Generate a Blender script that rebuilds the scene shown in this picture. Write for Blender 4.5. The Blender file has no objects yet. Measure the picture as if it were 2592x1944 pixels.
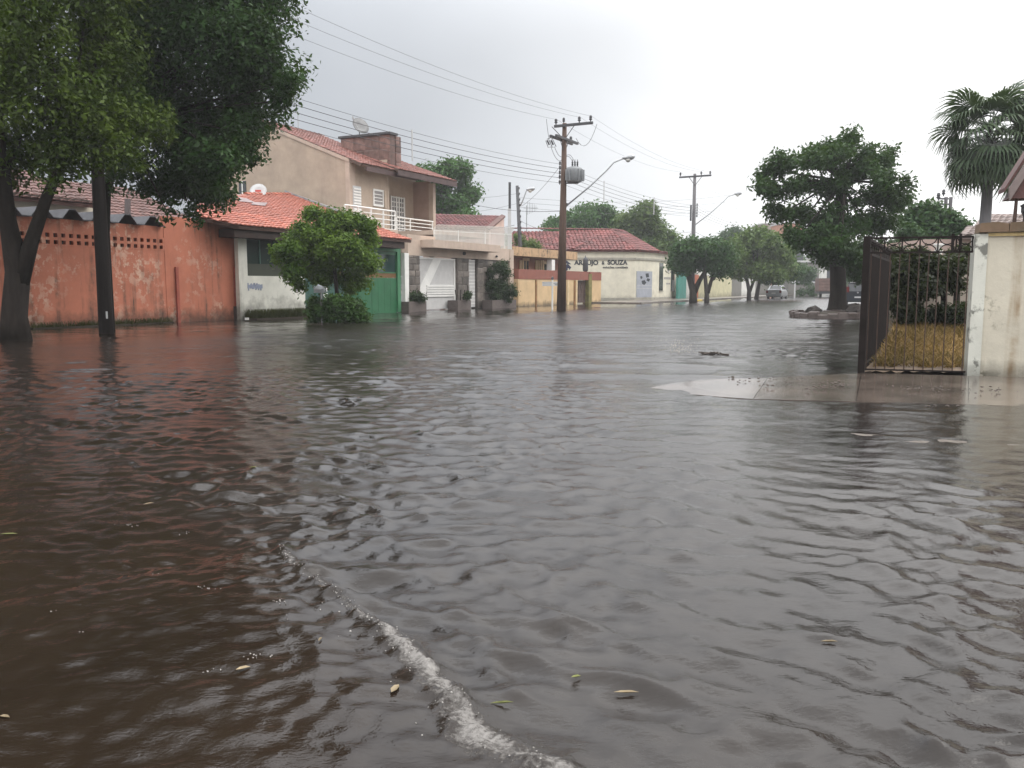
import bpy, math, random
import numpy as np
from mathutils import Vector, Matrix, Euler
R = random.Random(7)
NP = np.random.default_rng(11)
S = bpy.context.scene
COL = S.collection
# ------------------------------------------------------------------ camera, sky, sun, exposure
FPX, CX, CY, HZ, CH = 2150.0, 1296.0, 972.0, 725.0, 1.35      # focal length and centre in photo pixels, eye height
TH = math.atan((CY - HZ) / FPX)
cam = bpy.data.cameras.new('camera')
cam_o = bpy.data.objects.new('camera', cam); COL.objects.link(cam_o)
cam.sensor_width = 36.0; cam.lens = 36.0 * FPX / 2592.0
cam.clip_start = 0.05; cam.clip_end = 2000
cam_o.location = (0, 0, CH); cam_o.rotation_euler = (math.pi / 2 - TH, 0, 0)
S.camera = cam_o
SUN_EL, SUN_AZ = math.radians(46), math.radians(72)           # veiled sun, to the right
sdir = Vector((math.sin(SUN_AZ) * math.cos(SUN_EL), math.cos(SUN_AZ) * math.cos(SUN_EL), math.sin(SUN_EL)))
wd = bpy.data.worlds.new('World'); S.world = wd; wd.use_nodes = True
nt = wd.node_tree; nt.nodes.clear()
def N_(t, **k):
    n = nt.nodes.new(t)
    for a, b in k.items(): setattr(n, a, b)
    return n
def L_(a, b): nt.links.new(a, b)
def M_(op, a, b=None, c=None, clamp=False):
    n = nt.nodes.new('ShaderNodeMath'); n.operation = op; n.use_clamp = clamp
    for i, v in enumerate((a, b, c)):
        if v is None: continue
        if isinstance(v, (int, float)): n.inputs[i].default_value = v
        else: nt.links.new(v, n.inputs[i])
    return n.outputs[0]
wo = N_('ShaderNodeOutputWorld')
sky = N_('ShaderNodeTexSky'); sky.sky_type = 'NISHITA'; sky.sun_disc = False
sky.sun_elevation = SUN_EL; sky.sun_rotation = SUN_AZ; sky.dust_density = 4.0
bg1 = N_('ShaderNodeBackground'); bg1.inputs[1].default_value = 0.08; L_(sky.outputs[0], bg1.inputs[0])
tc = N_('ShaderNodeTexCoord')
nrm = N_('ShaderNodeVectorMath', operation='NORMALIZE'); L_(tc.outputs['Generated'], nrm.inputs[0])
dot = N_('ShaderNodeVectorMath', operation='DOT_PRODUCT'); L_(nrm.outputs[0], dot.inputs[0])
dot.inputs[1].default_value = (math.sin(math.radians(-45)), math.cos(math.radians(-45)), 0.0)     # rain cloud hanging over the left of the view
sx = N_('ShaderNodeSeparateXYZ'); L_(nrm.outputs[0], sx.inputs[0])
cl_ = N_('ShaderNodeMapRange', interpolation_type='SMOOTHSTEP'); L_(dot.outputs['Value'], cl_.inputs[0]); cl_.inputs[1].default_value = 0.35; cl_.inputs[2].default_value = 1.05
glow = M_('SUBTRACT', 1.0, cl_.outputs[0])
zen = N_('ShaderNodeMapRange', interpolation_type='SMOOTHSTEP'); L_(sx.outputs[2], zen.inputs[0])
zen.inputs[1].default_value = 0.24; zen.inputs[2].default_value = 0.68; zen.inputs[4].default_value = 1.6
cmap = N_('ShaderNodeVectorMath', operation='DIVIDE'); L_(nrm.outputs[0], cmap.inputs[0])
zz = M_('ADD', M_('MAXIMUM', sx.outputs[2], 0.0), 0.35)
cb = N_('ShaderNodeCombineXYZ'); [L_(zz, cb.inputs[i]) for i in range(3)]
L_(cb.outputs[0], cmap.inputs[1])
cn = N_('ShaderNodeTexNoise'); cn.inputs['Scale'].default_value = 1.5; cn.inputs['Detail'].default_value = 3; cn.inputs['Roughness'].default_value = 0.45
L_(cmap.outputs[0], cn.inputs['Vector'])
lum = M_('ADD', M_('ADD', M_('MULTIPLY', glow, 0.72), zen.outputs[0]), 0.31)
lum = M_('MULTIPLY', lum, M_('ADD', M_('MULTIPLY', cn.outputs[0], 0.5), 0.72))
tint = N_('ShaderNodeMix', data_type='RGBA'); L_(glow, tint.inputs[0])
tint.inputs[6].default_value = (0.92, 0.98, 1.07, 1); tint.inputs[7].default_value = (1.0, 1.0, 1.0, 1)
bg2 = N_('ShaderNodeBackground'); L_(tint.outputs[2], bg2.inputs[0]); L_(lum, bg2.inputs[1])
mx = N_('ShaderNodeMixShader'); mx.inputs[0].default_value = 0.92
L_(bg1.outputs[0], mx.inputs[1]); L_(bg2.outputs[0], mx.inputs[2]); L_(mx.outputs[0], wo.inputs[0])
sun = bpy.data.lights.new('sun', 'SUN'); sun.energy = 0.8; sun.angle = math.radians(40); sun.color = (1, 0.97, 0.92)
sun_o = bpy.data.objects.new('sun', sun); COL.objects.link(sun_o)
sun_o.rotation_euler = (-sdir).to_track_quat('-Z', 'Y').to_euler(); sun_o.location = (30, 40, 60)
S.view_settings.view_transform = 'Standard'; S.view_settings.look = 'None'
S.view_settings.exposure = 0.38; S.view_settings.gamma = 1.0; S.view_settings.use_curve_mapping = False
S.render.engine = 'CYCLES'
S.cycles.max_bounces = 6; S.cycles.transparent_max_bounces = 6; S.cycles.volume_bounces = 0
S.cycles.use_denoising = True

# ------------------------------------------------------------------ placing helpers
def ray(px, py):
    a = (px - CX) / FPX; b = (CY - py) / FPX
    return Vector((a, math.cos(TH) + b * math.sin(TH), -math.sin(TH) + b * math.cos(TH)))
def G(px, py, z=0.0):                      # ground point seen at a photo pixel
    r = ray(px, py); t = (z - CH) / r.z
    return Vector((r.x * t, r.y * t, z))
def D(px, py, y):                          # point at a known distance y
    r = ray(px, py); t = y / r.y
    return Vector((r.x * t, y, CH + r.z * t))
class Wall:                                # a vertical plane: u along it, z up, o out of it
    def __init__(s, A, d):
        s.A = Vector((A[0], A[1])); s.d = Vector((d[0], d[1])).normalized(); s.n = Vector((s.d.y, -s.d.x))
    def off(s, k): return Wall(s.A + s.n * k, s.d)
    def uz(s, px, py):
        r = ray(px, py); t = s.A.dot(s.n) / (r.x * s.n.x + r.y * s.n.y)
        return ((Vector((r.x * t, r.y * t)) - s.A).dot(s.d), CH + r.z * t)
    def u(s, px): return s.uz(px, 725)[0]
    def z(s, px, py): return s.uz(px, py)[1]
    def w(s, u, z, o=0.0):
        p = s.A + s.d * u + s.n * o
        return Vector((p.x, p.y, z))
    def P(s, px, py, o=0.0):
        u, z = s.uz(px, py); return s.w(u, z, o)
    def mat(s, u, z, o=0.0):
        p = s.w(u, z, o)
        return Matrix(((s.d.x, 0, s.n.x, p.x), (s.d.y, 0, s.n.y, p.y), (0, 1, 0, p.z), (0, 0, 0, 1)))
    def matz(s, u, z, o=0.0):              # local x along the wall, y into it, z up
        p = s.w(u, z, o)
        return Matrix(((s.d.x, -s.n.x, 0, p.x), (s.d.y, -s.n.y, 0, p.y), (0, 0, 1, p.z), (0, 0, 0, 1)))
NF = Wall((-11.1, 35.0), (0.46, 0.888))     # the line of house fronts along the flooded street

class MB:
    def __init__(s): s.v = []; s.f = []
    def add(s, vs, fs):
        b = len(s.v); s.v += [Vector(x) for x in vs]; s.f += [tuple(b + i for i in f) for f in fs]; return s
    def prism(s, pl, uzs, o0, o1):
        n = len(uzs); vs = [pl.w(u, z, o1) for u, z in uzs] + [pl.w(u, z, o0) for u, z in uzs]
        fs = [tuple(range(n)), tuple(range(2 * n - 1, n - 1, -1))] + [(i, i + n, (i + 1) % n + n, (i + 1) % n) for i in range(n)]
        return s.add(vs, fs)
    def box(s, pl, u0, u1, z0, z1, o0, o1): return s.prism(pl, [(u0, z0), (u1, z0), (u1, z1), (u0, z1)], o0, o1)
    def px(s, pl, pts, o0, o1): return s.prism(pl, [pl.uz(*p) for p in pts], o0, o1)
    def slab(s, pts, up):                   # polygon given thickness by a vector
        n = len(pts); up = Vector(up); pts = [Vector(p) for p in pts]
        vs = [p + up for p in pts] + pts
        fs = [tuple(range(n)), tuple(range(2 * n - 1, n - 1, -1))] + [(i, i + n, (i + 1) % n + n, (i + 1) % n) for i in range(n)]
        return s.add(vs, fs)
    def cube(s, c, sx, sy, sz, rz=0.0):
        m = Matrix.Rotation(rz, 3, 'Z'); c = Vector(c)
        vs = [c + m @ Vector((x * sx / 2, y * sy / 2, z * sz / 2)) for z in (-1, 1) for x, y in ((-1, -1), (1, -1), (1, 1), (-1, 1))]
        return s.add(vs, [(3, 2, 1, 0), (4, 5, 6, 7), (0, 1, 5, 4), (1, 2, 6, 5), (2, 3, 7, 6), (3, 0, 4, 7)])
    def tube(s, path, rad, n=8, cap=True):
        path = [Vector(p) for p in path]
        if not isinstance(rad, (list, tuple)): rad = [rad] * len(path)
        vs = []; ref = None
        for i, p in enumerate(path):
            t = (path[min(i + 1, len(path) - 1)] - path[max(i - 1, 0)]).normalized()
            if ref is None: ref = Vector((1, 0, 0)) if abs(t.x) < .8 else Vector((0, 1, 0))
            a = t.cross(ref).normalized(); b = t.cross(a).normalized(); ref = b.cross(t).normalized() if False else ref
            for k in range(n):
                an = 2 * math.pi * k / n
                vs.append(p + (a * math.cos(an) + b * math.sin(an)) * rad[i])
        fs = []
        for i in range(len(path) - 1):
            for k in range(n):
                k2 = (k + 1) % n; fs.append((i * n + k, (i + 1) * n + k, (i + 1) * n + k2, i * n + k2))
        if cap: fs += [tuple(range(n)), tuple(range(len(vs) - 1, len(vs) - n - 1, -1))]
        return s.add(vs, fs)
    def lathe(s, c, prof, n=12, axis=None):
        c = Vector(c); q = Vector((0, 0, 1)).rotation_difference(Vector(axis)) if axis else None; vs = []
        for r, z in prof:
            for k in range(n):
                an = 2 * math.pi * k / n; v = Vector((r * math.cos(an), r * math.sin(an), z))
                vs.append(c + (q @ v if q else v))
        fs = [(i * n + k, i * n + (k + 1) % n, (i + 1) * n + (k + 1) % n, (i + 1) * n + k) for i in range(len(prof) - 1) for k in range(n)]
        fs += [tuple(range(n - 1, -1, -1)), tuple(range(len(vs) - n, len(vs)))]
        return s.add(vs, fs)
    def me(s, name, mat, org=Vector((0, 0, 0)), smooth=False):
        m = bpy.data.meshes.new(name); m.from_pydata([tuple(v - org) for v in s.v], [], s.f)
        if mat: m.materials.append(mat)
        if smooth: m.polygons.foreach_set('use_smooth', [True] * len(m.polygons))
        m.update(); return m
ORG = {}
def tag(o, label=None, cat=None, group=None, kind=None):
    if label: o['label'] = label
    if cat: o['category'] = cat
    if group: o['group'] = group
    if kind: o['kind'] = kind
    return o
def thing(name, label, cat, loc, group=None):
    o = bpy.data.objects.new(name, None); COL.objects.link(o); o.location = loc; o.empty_display_size = .3
    ORG[o] = Vector(loc); return tag(o, label, cat, group)
def attach(o, parent):
    COL.objects.link(o)
    if parent: o.parent = parent; ORG[o] = ORG[parent]
    else: ORG[o] = Vector((0, 0, 0))
    return o
def part(name, mb, mat, parent=None, smooth=False, **k):
    org = ORG[parent] if parent else Vector((0, 0, 0))
    o = bpy.data.objects.new(name, mb if isinstance(mb, bpy.types.Mesh) else mb.me(name, mat, org, smooth))
    attach(o, parent); return tag(o, **k)
def solo(name, mb, mat, label, cat, loc, smooth=False, group=None):   # a thing that is one mesh
    loc = Vector(loc); o = bpy.data.objects.new(name, mb.me(name, mat, loc, smooth)); COL.objects.link(o); o.location = loc
    ORG[o] = loc; return tag(o, label, cat, group)
def inst(name, mesh, parent, mw, **k):                                # shares mesh data
    o = bpy.data.objects.new(name, mesh); attach(o, parent)
    o.matrix_local = Matrix.Translation(-ORG[o]) @ mw
    return tag(o, **k)
def struct(name, mb, mat, smooth=False):
    o = part(name, mb, mat, None, smooth); o['kind'] = 'structure'; return o

# ------------------------------------------------------------------ materials
class NT:
    def __init__(s, name):
        s.m = bpy.data.materials.new(name); s.m.use_nodes = True; s.t = s.m.node_tree; s.b = s.t.nodes['Principled BSDF']
        s.g = s.n('ShaderNodeNewGeometry')
    def n(s, t, **k):
        x = s.t.nodes.new(t)
        for a, b in k.items(): setattr(x, a, b)
        return x
    def l(s, a, b): s.t.links.new(a, b)
    def set(s, sock, v):
        if isinstance(v, (int, float)): sock.default_value = v
        elif isinstance(v, (tuple, list)): sock.default_value = (*v, 1) if len(v) == 3 and len(sock.default_value) == 4 else v
        else: s.l(v, sock)
    def pos(s, scale=(1, 1, 1)):
        m = s.n('ShaderNodeMapping'); s.l(s.g.outputs['Position'], m.inputs[0]); m.inputs[3].default_value = scale; return m.outputs[0]
    def noise(s, scale, detail=3, rough=.55, stretch=None, vec=None):
        x = s.n('ShaderNodeTexNoise'); x.inputs['Scale'].default_value = scale; x.inputs['Detail'].default_value = detail; x.inputs['Roughness'].default_value = rough
        s.l(vec if vec else s.pos(stretch or (1, 1, 1)), x.inputs['Vector']); return x.outputs[0]
    def math(s, op, a, b=0.0, clamp=False):
        x = s.n('ShaderNodeMath', operation=op, use_clamp=clamp); s.set(x.inputs[0], a); s.set(x.inputs[1], b); return x.outputs[0]
    def ramp(s, f, a, b, lo=0.0, hi=1.0):
        x = s.n('ShaderNodeMapRange'); s.set(x.inputs[0], f); x.inputs[1].default_value = a; x.inputs[2].default_value = b
        x.inputs[3].default_value = lo; x.inputs[4].default_value = hi; return x.outputs[0]
    def mix(s, f, a, b):
        x = s.n('ShaderNodeMix', data_type='RGBA'); s.set(x.inputs[0], f); s.set(x.inputs[6], a); s.set(x.inputs[7], b); return x.outputs[2]
    def bump(s, h, strength, dist=.02):
        x = s.n('ShaderNodeBump'); x.inputs['Strength'].default_value = strength; x.inputs['Distance'].default_value = dist
        s.l(h, x.inputs['Height']); s.l(x.outputs[0], s.b.inputs['Normal'])
def sc(c, k): return tuple(min(1, x * k) for x in c)
def pm(name, c, rough=.6, var=.18, scale=2.5, bump=.15, bscale=30, spec=.4, metal=0, stretch=None, rnd=0):
    t = NT(name); f = t.noise(scale, 4, .6, stretch)
    f = t.ramp(f, .3, .7)
    col = t.mix(f, sc(c, 1 - var), sc(c, 1 + var))
    if rnd:
        oi = t.n('ShaderNodeObjectInfo'); h = t.n('ShaderNodeHueSaturation'); t.l(t.ramp(oi.outputs['Random'], 0, 1, 1 - rnd, 1 + rnd), h.inputs['Value'])
        t.l(col, h.inputs['Color']); col = h.outputs[0]
    t.set(t.b.inputs['Base Color'], col); t.b.inputs['Roughness'].default_value = rough
    t.b.inputs['Specular IOR Level'].default_value = spec; t.b.inputs['Metallic'].default_value = metal
    if bump: t.bump(t.noise(bscale, 3), bump)
    return t.m
def wallmat(name, c, peel=None, peel_t=.6, streak=.5, streak_c=(.06, .05, .04), grime=.7, gh=.7, rough=.6, streak_t=.58, mask_s=.45):
    t = NT(name)
    col = t.mix(t.ramp(t.noise(1.1, 5, .65), .3, .7), sc(c, .84), sc(c, 1.12))
    if peel:
        p = t.math('MULTIPLY', t.ramp(t.noise(3.4, 8, .68), peel_t - .03, peel_t + .03), t.ramp(t.noise(mask_s, 3), .42, .56))
        col = t.mix(p, col, peel)
    if streak:
        k = t.ramp(t.noise(1.0, 4, .6, (3.2, 3.2, .22)), streak_t, streak_t + .14, 0, streak)
        k = t.math('MULTIPLY', k, t.ramp(t.noise(2.5, 4, .6), .3, .65))
        col = t.mix(k, col, streak_c)
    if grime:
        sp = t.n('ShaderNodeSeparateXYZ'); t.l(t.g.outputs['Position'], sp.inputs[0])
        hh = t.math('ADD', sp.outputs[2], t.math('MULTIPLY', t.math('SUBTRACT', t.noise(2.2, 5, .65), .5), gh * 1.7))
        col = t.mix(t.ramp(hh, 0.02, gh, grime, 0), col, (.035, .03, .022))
    t.set(t.b.inputs['Base Color'], col); t.b.inputs['Roughness'].default_value = rough
    t.b.inputs['Specular IOR Level'].default_value = .35
    t.bump(t.noise(9, 6, .65), .25, .03)
    return t.m
def leafmat(name, a, b, trans=.22, rough=.42):
    t = NT(name)
    r = t.math('ADD', t.math('MULTIPLY', t.g.outputs['Random Per Island'], .4), t.math('MULTIPLY', t.ramp(t.noise(.8, 3), .33, .67), .6))
    col = t.mix(r, a, b); t.set(t.b.inputs['Base Color'], col)
    t.b.inputs['Roughness'].default_value = rough; t.b.inputs['Specular IOR Level'].default_value = .16
    tr = t.n('ShaderNodeBsdfTranslucent'); t.l(t.mix(.5, col, (.12, .2, .02)), tr.inputs[0])
    ms = t.n('ShaderNodeMixShader'); ms.inputs[0].default_value = trans
    out = t.t.nodes['Material Output']; t.l(t.b.outputs[0], ms.inputs[1]); t.l(tr.outputs[0], ms.inputs[2]); t.l(ms.outputs[0], out.inputs[0])
    return t.m
def glassmat(name, c=(.02, .025, .03)):
    t = NT(name); t.set(t.b.inputs['Base Color'], c); t.b.inputs['Roughness'].default_value = .06; t.b.inputs['Specular IOR Level'].default_value = .6
    t.bump(t.noise(1.3, 2), .05, .05); return t.m
m_bark = pm('bark', (.022, .017, .014), .8, .35, 3, .9, 9, .2, stretch=(3, 3, .6))
m_bark2 = pm('bark_grey', (.06, .052, .045), .8, .3, 3, .8, 10, .2, stretch=(3, 3, .6))
m_leafA = leafmat('leaf_olive', (.02, .042, .005), (.085, .125, .016))
m_leafB = leafmat('leaf_dark', (.012, .034, .008), (.038, .085, .02))
m_leafC = leafmat('leaf_bright', (.03, .08, .01), (.15, .235, .03), .3)
m_leafD = leafmat('leaf_mango', (.022, .065, .016), (.08, .17, .045), .25)
m_leafE = leafmat('leaf_street', (.018, .05, .016), (.05, .11, .032), .22)
m_leafF = leafmat('leaf_light', (.05, .1, .025), (.14, .2, .055), .3)
m_palm = leafmat('leaf_palm', (.03, .055, .03), (.07, .1, .05), .15)
m_wood = pm('pole_wood', (.085, .052, .038), .75, .3, 2, .5, 14, .25, stretch=(5, 5, .4))
m_poleg = pm('pole_grey', (.13, .125, .13), .75, .25, 2, .4, 14, .25, stretch=(5, 5, .4))
m_poled = pm('pole_dark', (.03, .024, .022), .7, .3, 2, .4, 14, .3, stretch=(5, 5, .4))
m_metal = pm('galvanised', (.36, .37, .38), .4, .15, 6, .05, 30, .5, .6)
m_dark = pm('dark_fitting', (.05, .05, .055), .5, .2, 6, 0)
m_trafo = pm('transformer_grey', (.24, .25, .26), .55, .2, 3, .1, 12)
m_wire = pm('wire_black', (.05, .05, .055), .6, .1, 3, 0)
m_white = pm('white_paint', (.72, .71, .68), .4, .06, 2, .05, 20)
m_whited = pm('white_paint_dull', (.5, .5, .5), .5, .1, 2, .05, 20)
m_rail = pm('railing_white', (.7, .69, .66), .35, .06, 3, 0)
HAZE = 0.0007
# ------------------------------------------------------------------ water
FOAM = [G(*p) for p in ((430, 1235), (545, 1310), (640, 1362), (722, 1388), (735, 1412), (762, 1450), (820, 1492), (872, 1532), (950, 1592), (1000, 1622), (1060, 1690), (1112, 1722), (1170, 1800), (1230, 1870), (1320, 1925), (1440, 1965), (1700, 2200), (2100, 2900))]
fx = np.array([p.x for p in FOAM]); fy = np.array([p.y for p in FOAM])
def foam_dist(X, Y):                       # signed distance to the foaming step; positive on its deep brown side
    best = np.full(X.shape, 1e9); sgn = np.ones(X.shape); along = np.zeros(X.shape)
    for i in range(len(fx) - 1):
        ax, ay, bx, by = fx[i], fy[i], fx[i + 1], fy[i + 1]; dx, dy = bx - ax, by - ay; L2 = dx * dx + dy * dy
        t = np.clip(((X - ax) * dx + (Y - ay) * dy) / L2, 0, 1); qx, qy = X - ax - t * dx, Y - ay - t * dy; d = np.hypot(qx, qy)
        c = dx * (Y - ay) - dy * (X - ax); m = d < best
        best = np.where(m, d, best); sgn = np.where(m, np.where(c < 0, 1.0, -1.0), sgn); along = np.where(m, i + t, along)
    return best * sgn, along
def sstep(a, b, x):
    t = np.clip((x - a) / (b - a), 0, 1); return t * t * (3 - 2 * t)
def waves(X, Y, n, lmin, lmax, ang, spread, seed, power=1.0):
    """trochoidal waves of unit height: returns height and the sideways pull that sharpens the crests"""
    g = np.random.default_rng(seed); H = np.zeros(X.shape); DX = np.zeros(X.shape); DY = np.zeros(X.shape); e = 0
    wx = X + .07 * np.sin(1.9 * Y + .7 * X) + .045 * np.sin(3.7 * X - 2.1 * Y + 1)
    wy = Y + .07 * np.sin(1.7 * X - .9 * Y + 2) + .045 * np.sin(4.1 * Y + 1.6 * X)
    for i in range(n):
        lam = lmin * (lmax / lmin) ** g.random(); th = ang + g.normal(0, spread); k = 2 * math.pi / lam; a = lam ** power
        ph = k * (wx * math.cos(th) + wy * math.sin(th)) + g.random() * 6.283
        H += a * np.sin(ph); c = a * np.cos(ph); DX += c * math.cos(th); DY += c * math.sin(th); e += a * a / 2
    e = math.sqrt(e); return H / e, DX / e, DY / e
def field(X, Y, n, lam, seed):
    g = np.random.default_rng(seed); H = np.zeros(X.shape)
    for i in range(n):
        l = lam * (.6 + g.random()); th = g.random() * 6.283; H += np.sin(6.283 / l * (X * math.cos(th) + Y * math.sin(th)) + g.random() * 6.283)
    return H / math.sqrt(n / 2)
PAVE = [G(*p, .03) for p in ((1562, 988), (1760, 958), (1880, 944), (2178, 938), (2450, 945), (2640, 951), (2640, 1022), (2250, 1018), (1890, 1012))]
ys = [-5.0]
while ys[-1] < 150: ys.append(ys[-1] + (.06 if ys[-1] < 1.6 else .014 + .0042 * max(ys[-1], 0)))
ys = np.array(ys); ss = np.linspace(-1, 1, 561)
Yg, Sg = np.meshgrid(ys, ss, indexing='ij'); Xg = Sg * (.66 * np.maximum(Yg, 0) + 4.2)
fd, fa = foam_dist(Xg, Yg)
inside = sstep(-.25, .45, fd)
inside_far = inside * sstep(8.5, 6.0, Yg)
rough_w, rdx, rdy = waves(Xg, Yg, 140, .13, .50, math.radians(60), .6, 3, .95)
fine_w, qdx, qdy = waves(Xg, Yg, 90, .07, .2, math.radians(62), .8, 5, .7)
flow_w, _, _ = waves(Xg, Yg, 80, .08, .6, math.radians(112), .5, 8, .8)
far_w, _, _ = waves(Xg, Yg, 60, .7, 2.4, math.radians(80), .5, 12, .9)
big = field(Xg, Yg, 9, 4.5, 21)
env = np.clip(.9 + .17 * field(Xg, Yg, 14, 1.1, 22) + .2 * big, .35, 1.5)
amp = .0082 * env
calm_r = sstep(3.6, 7.4, Yg + .1 * (Xg - 3)) * sstep(17, 14, Yg) * sstep(.2, 2.2, Xg)     # sheet of still water by the pavement corner
amp = amp * (1 - .9 * calm_r)
amp = amp * (.45 + .55 * sstep(24, 8, Yg)) * (1 - .55 * sstep(12, 24, Yg) * sstep(-3, -9, Xg))
amp = amp * (1 - .72 * sstep(-.16, -.29, (Xg + 1.35 * np.sin(Yg * .3)) / np.maximum(Yg, 1) + .02) * sstep(7, 11, Yg) * sstep(40, 22, Yg) * .5)
Zg = amp * (rough_w + fine_w * .3) + .010 * sstep(11, 24, Yg) * far_w
PX, PY = .72 * amp * (rdx + .2 * qdx), .72 * amp * (rdy + .2 * qdy)
mid = np.exp(-((Yg - 14.5 - .25 * Xg) / 3.2) ** 2) * sstep(2.4, .4, np.abs(Xg - 1.2) - 1.5)   # standing waves in the middle of the road
Zg += .0035 * calm_r * (far_w * .6 + .5 * flow_w)
Zg += .016 * mid * np.maximum(far_w, -.4)
Zi = .0021 * env * flow_w + .0019 * fine_w * env
Zg = Zg * (1 - inside_far) + Zi * inside_far; PX = PX * (1 - inside_far); PY = PY * (1 - inside_far)
strength = (.3 * sstep(.3, 2.4, fa) + .7 * sstep(2.4, 4.5, fa)) * (1 - .1 * sstep(11, 13, fa))
lump = field(Xg, Yg, 36, .12, 33)
Zg += .085 * inside_far * np.exp(-np.maximum(fd, 0) / 1.0) * sstep(2, 6, fa) + (.009 * np.exp(-((fd - .04) / .11) ** 2) * lump + .022 * np.exp(-((fd - .02) / .07) ** 2)) * sstep(.6, 4, fa) * sstep(9, 6, Yg)
fw = .04 + .05 * sstep(6.5, 13, fa)
brk = np.clip(.95 + .12 * field(Xg, Yg, 24, .3, 35), 0, 1.3)
foam = brk * strength * (np.exp(-((fd - .02) / fw) ** 2) * .82 + .42 * np.exp(-np.maximum(fd, 0) / .45) * (fd > 0) * sstep(7, 12, fa)) * sstep(9, 6, Yg) + .2 * inside_far
nr, nc = Xg.shape
me = bpy.data.meshes.new('flood_water')
co = np.stack([Xg + PX, Yg + PY, Zg], -1).reshape(-1, 3)
idx = np.arange(nr * nc).reshape(nr, nc)
q = np.stack([idx[:-1, :-1], idx[:-1, 1:], idx[1:, 1:], idx[1:, :-1]], -1).reshape(-1, 4)
def fastmesh(me, co, q):
    k = q.shape[1]; me.vertices.add(len(co)); me.vertices.foreach_set('co', co.astype(np.float32).ravel())
    me.loops.add(q.size); me.loops.foreach_set('vertex_index', q.astype(np.int32).ravel())
    me.polygons.add(len(q)); me.polygons.foreach_set('loop_start', np.arange(0, q.size, k, dtype=np.int32))
    me.update(calc_edges=True); return me
fastmesh(me, co, q); me.polygons.foreach_set('use_smooth', [True] * len(q))
nfd = (Xg + 11.1) * NF.n.x + (Yg - 35.0) * NF.n.y           # metres out from the house fronts
chop = .045 + .17 * sstep(9, 22, Yg) * sstep(4.5, 9.5, nfd)
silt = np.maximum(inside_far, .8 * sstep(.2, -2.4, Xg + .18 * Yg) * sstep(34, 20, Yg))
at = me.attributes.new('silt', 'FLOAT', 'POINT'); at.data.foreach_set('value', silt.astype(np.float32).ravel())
at = me.attributes.new('chop', 'FLOAT', 'POINT'); at.data.foreach_set('value', chop.astype(np.float32).ravel())
at = me.attributes.new('foam', 'FLOAT', 'POINT'); at.data.foreach_set('value', foam.astype(np.float32).ravel())
t = NT('flood_water')
a = t.n('ShaderNodeAttribute', attribute_name='foam')
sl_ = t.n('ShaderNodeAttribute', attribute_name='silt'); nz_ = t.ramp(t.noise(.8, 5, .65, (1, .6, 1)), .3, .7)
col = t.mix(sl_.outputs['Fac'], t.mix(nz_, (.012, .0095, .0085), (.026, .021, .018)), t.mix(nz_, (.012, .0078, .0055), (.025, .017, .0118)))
fl = t.noise(52, 6, .8); vor = t.n('ShaderNodeTexVoronoi', feature='DISTANCE_TO_EDGE'); vor.inputs['Scale'].default_value = 26; t.l(t.pos(), vor.inputs['Vector'])
lace = t.math('ADD', t.math('MULTIPLY', fl, .95), t.ramp(vor.outputs[0], 0, .3, .10, 0))
thr = t.math('ADD', t.math('SUBTRACT', lace, .97), t.math('MULTIPLY', a.outputs['Fac'], .62))
fm = t.ramp(thr, 0, .4)
t.set(t.b.inputs['Base Color'], t.mix(fm, col, (.29, .275, .26)))
ra = t.n('ShaderNodeAttribute', attribute_name='chop'); t.set(t.b.inputs['Roughness'], t.math('MAXIMUM', ra.outputs['Fac'], t.ramp(fm, 0, 1, .04, .55)))
t.b.inputs['IOR'].default_value = 1.33
b1 = t.n('ShaderNodeBump'); b1.inputs['Strength'].default_value = .2; b1.inputs['Distance'].default_value = .02; t.l(t.math('ADD', t.noise(7, 3, .6, (1, 1.5, 1)), t.math('MULTIPLY', t.noise(30, 3, .65, (1, 1.6, 1)), .5)), b1.inputs['Height'])
b2 = t.n('ShaderNodeBump'); b2.inputs['Strength'].default_value = .5; b2.inputs['Distance'].default_value = .02
t.l(t.math('MULTIPLY', fm, fl), b2.inputs['Height']); t.l(b1.outputs[0], b2.inputs['Normal']); t.l(b2.outputs[0], t.b.inputs['Normal'])
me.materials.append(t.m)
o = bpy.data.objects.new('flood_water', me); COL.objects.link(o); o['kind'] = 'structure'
# ground under it all
m_asph = pm('asphalt', (.045, .043, .042), .8, .2, 3, .3, 40)
m_soil = pm('soil', (.09, .065, .045), .9, .3, 1.5, .4, 12)
m_conc = pm('wet_concrete', (.085, .066, .054), .14, .45, 1.7, .05, 14, .6)
m_silt = pm('silted_kerb', (.085, .068, .052), .55, .4, 3, .4, 20)
m_kerbd = pm('drowned_kerb', (.085, .07, .06), .5, .3, 3, .3, 20)
m_curb = pm('curb_concrete', (.17, .15, .13), .2, .25, 3, .3, 20)
mb = MB(); mb.slab([(-700, -60, -.45), (700, -60, -.45), (700, 1200, -.45), (-700, 1200, -.45)], (0, 0, .12)); struct('ground', mb, m_soil)
fn = Wall((5.43, 13.2), (.49, .87))
def road_pt(w, u, o): p = w.w(u, 0, o); return (p.x, p.y, -.3)
mb = MB(); mb.slab([road_pt(NF, -60, 5.6), road_pt(fn, -40, -4.2), road_pt(fn, 260, -4.2), road_pt(NF, 260, 5.6)], (0, 0, .06)); struct('road', mb, m_asph)
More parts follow.
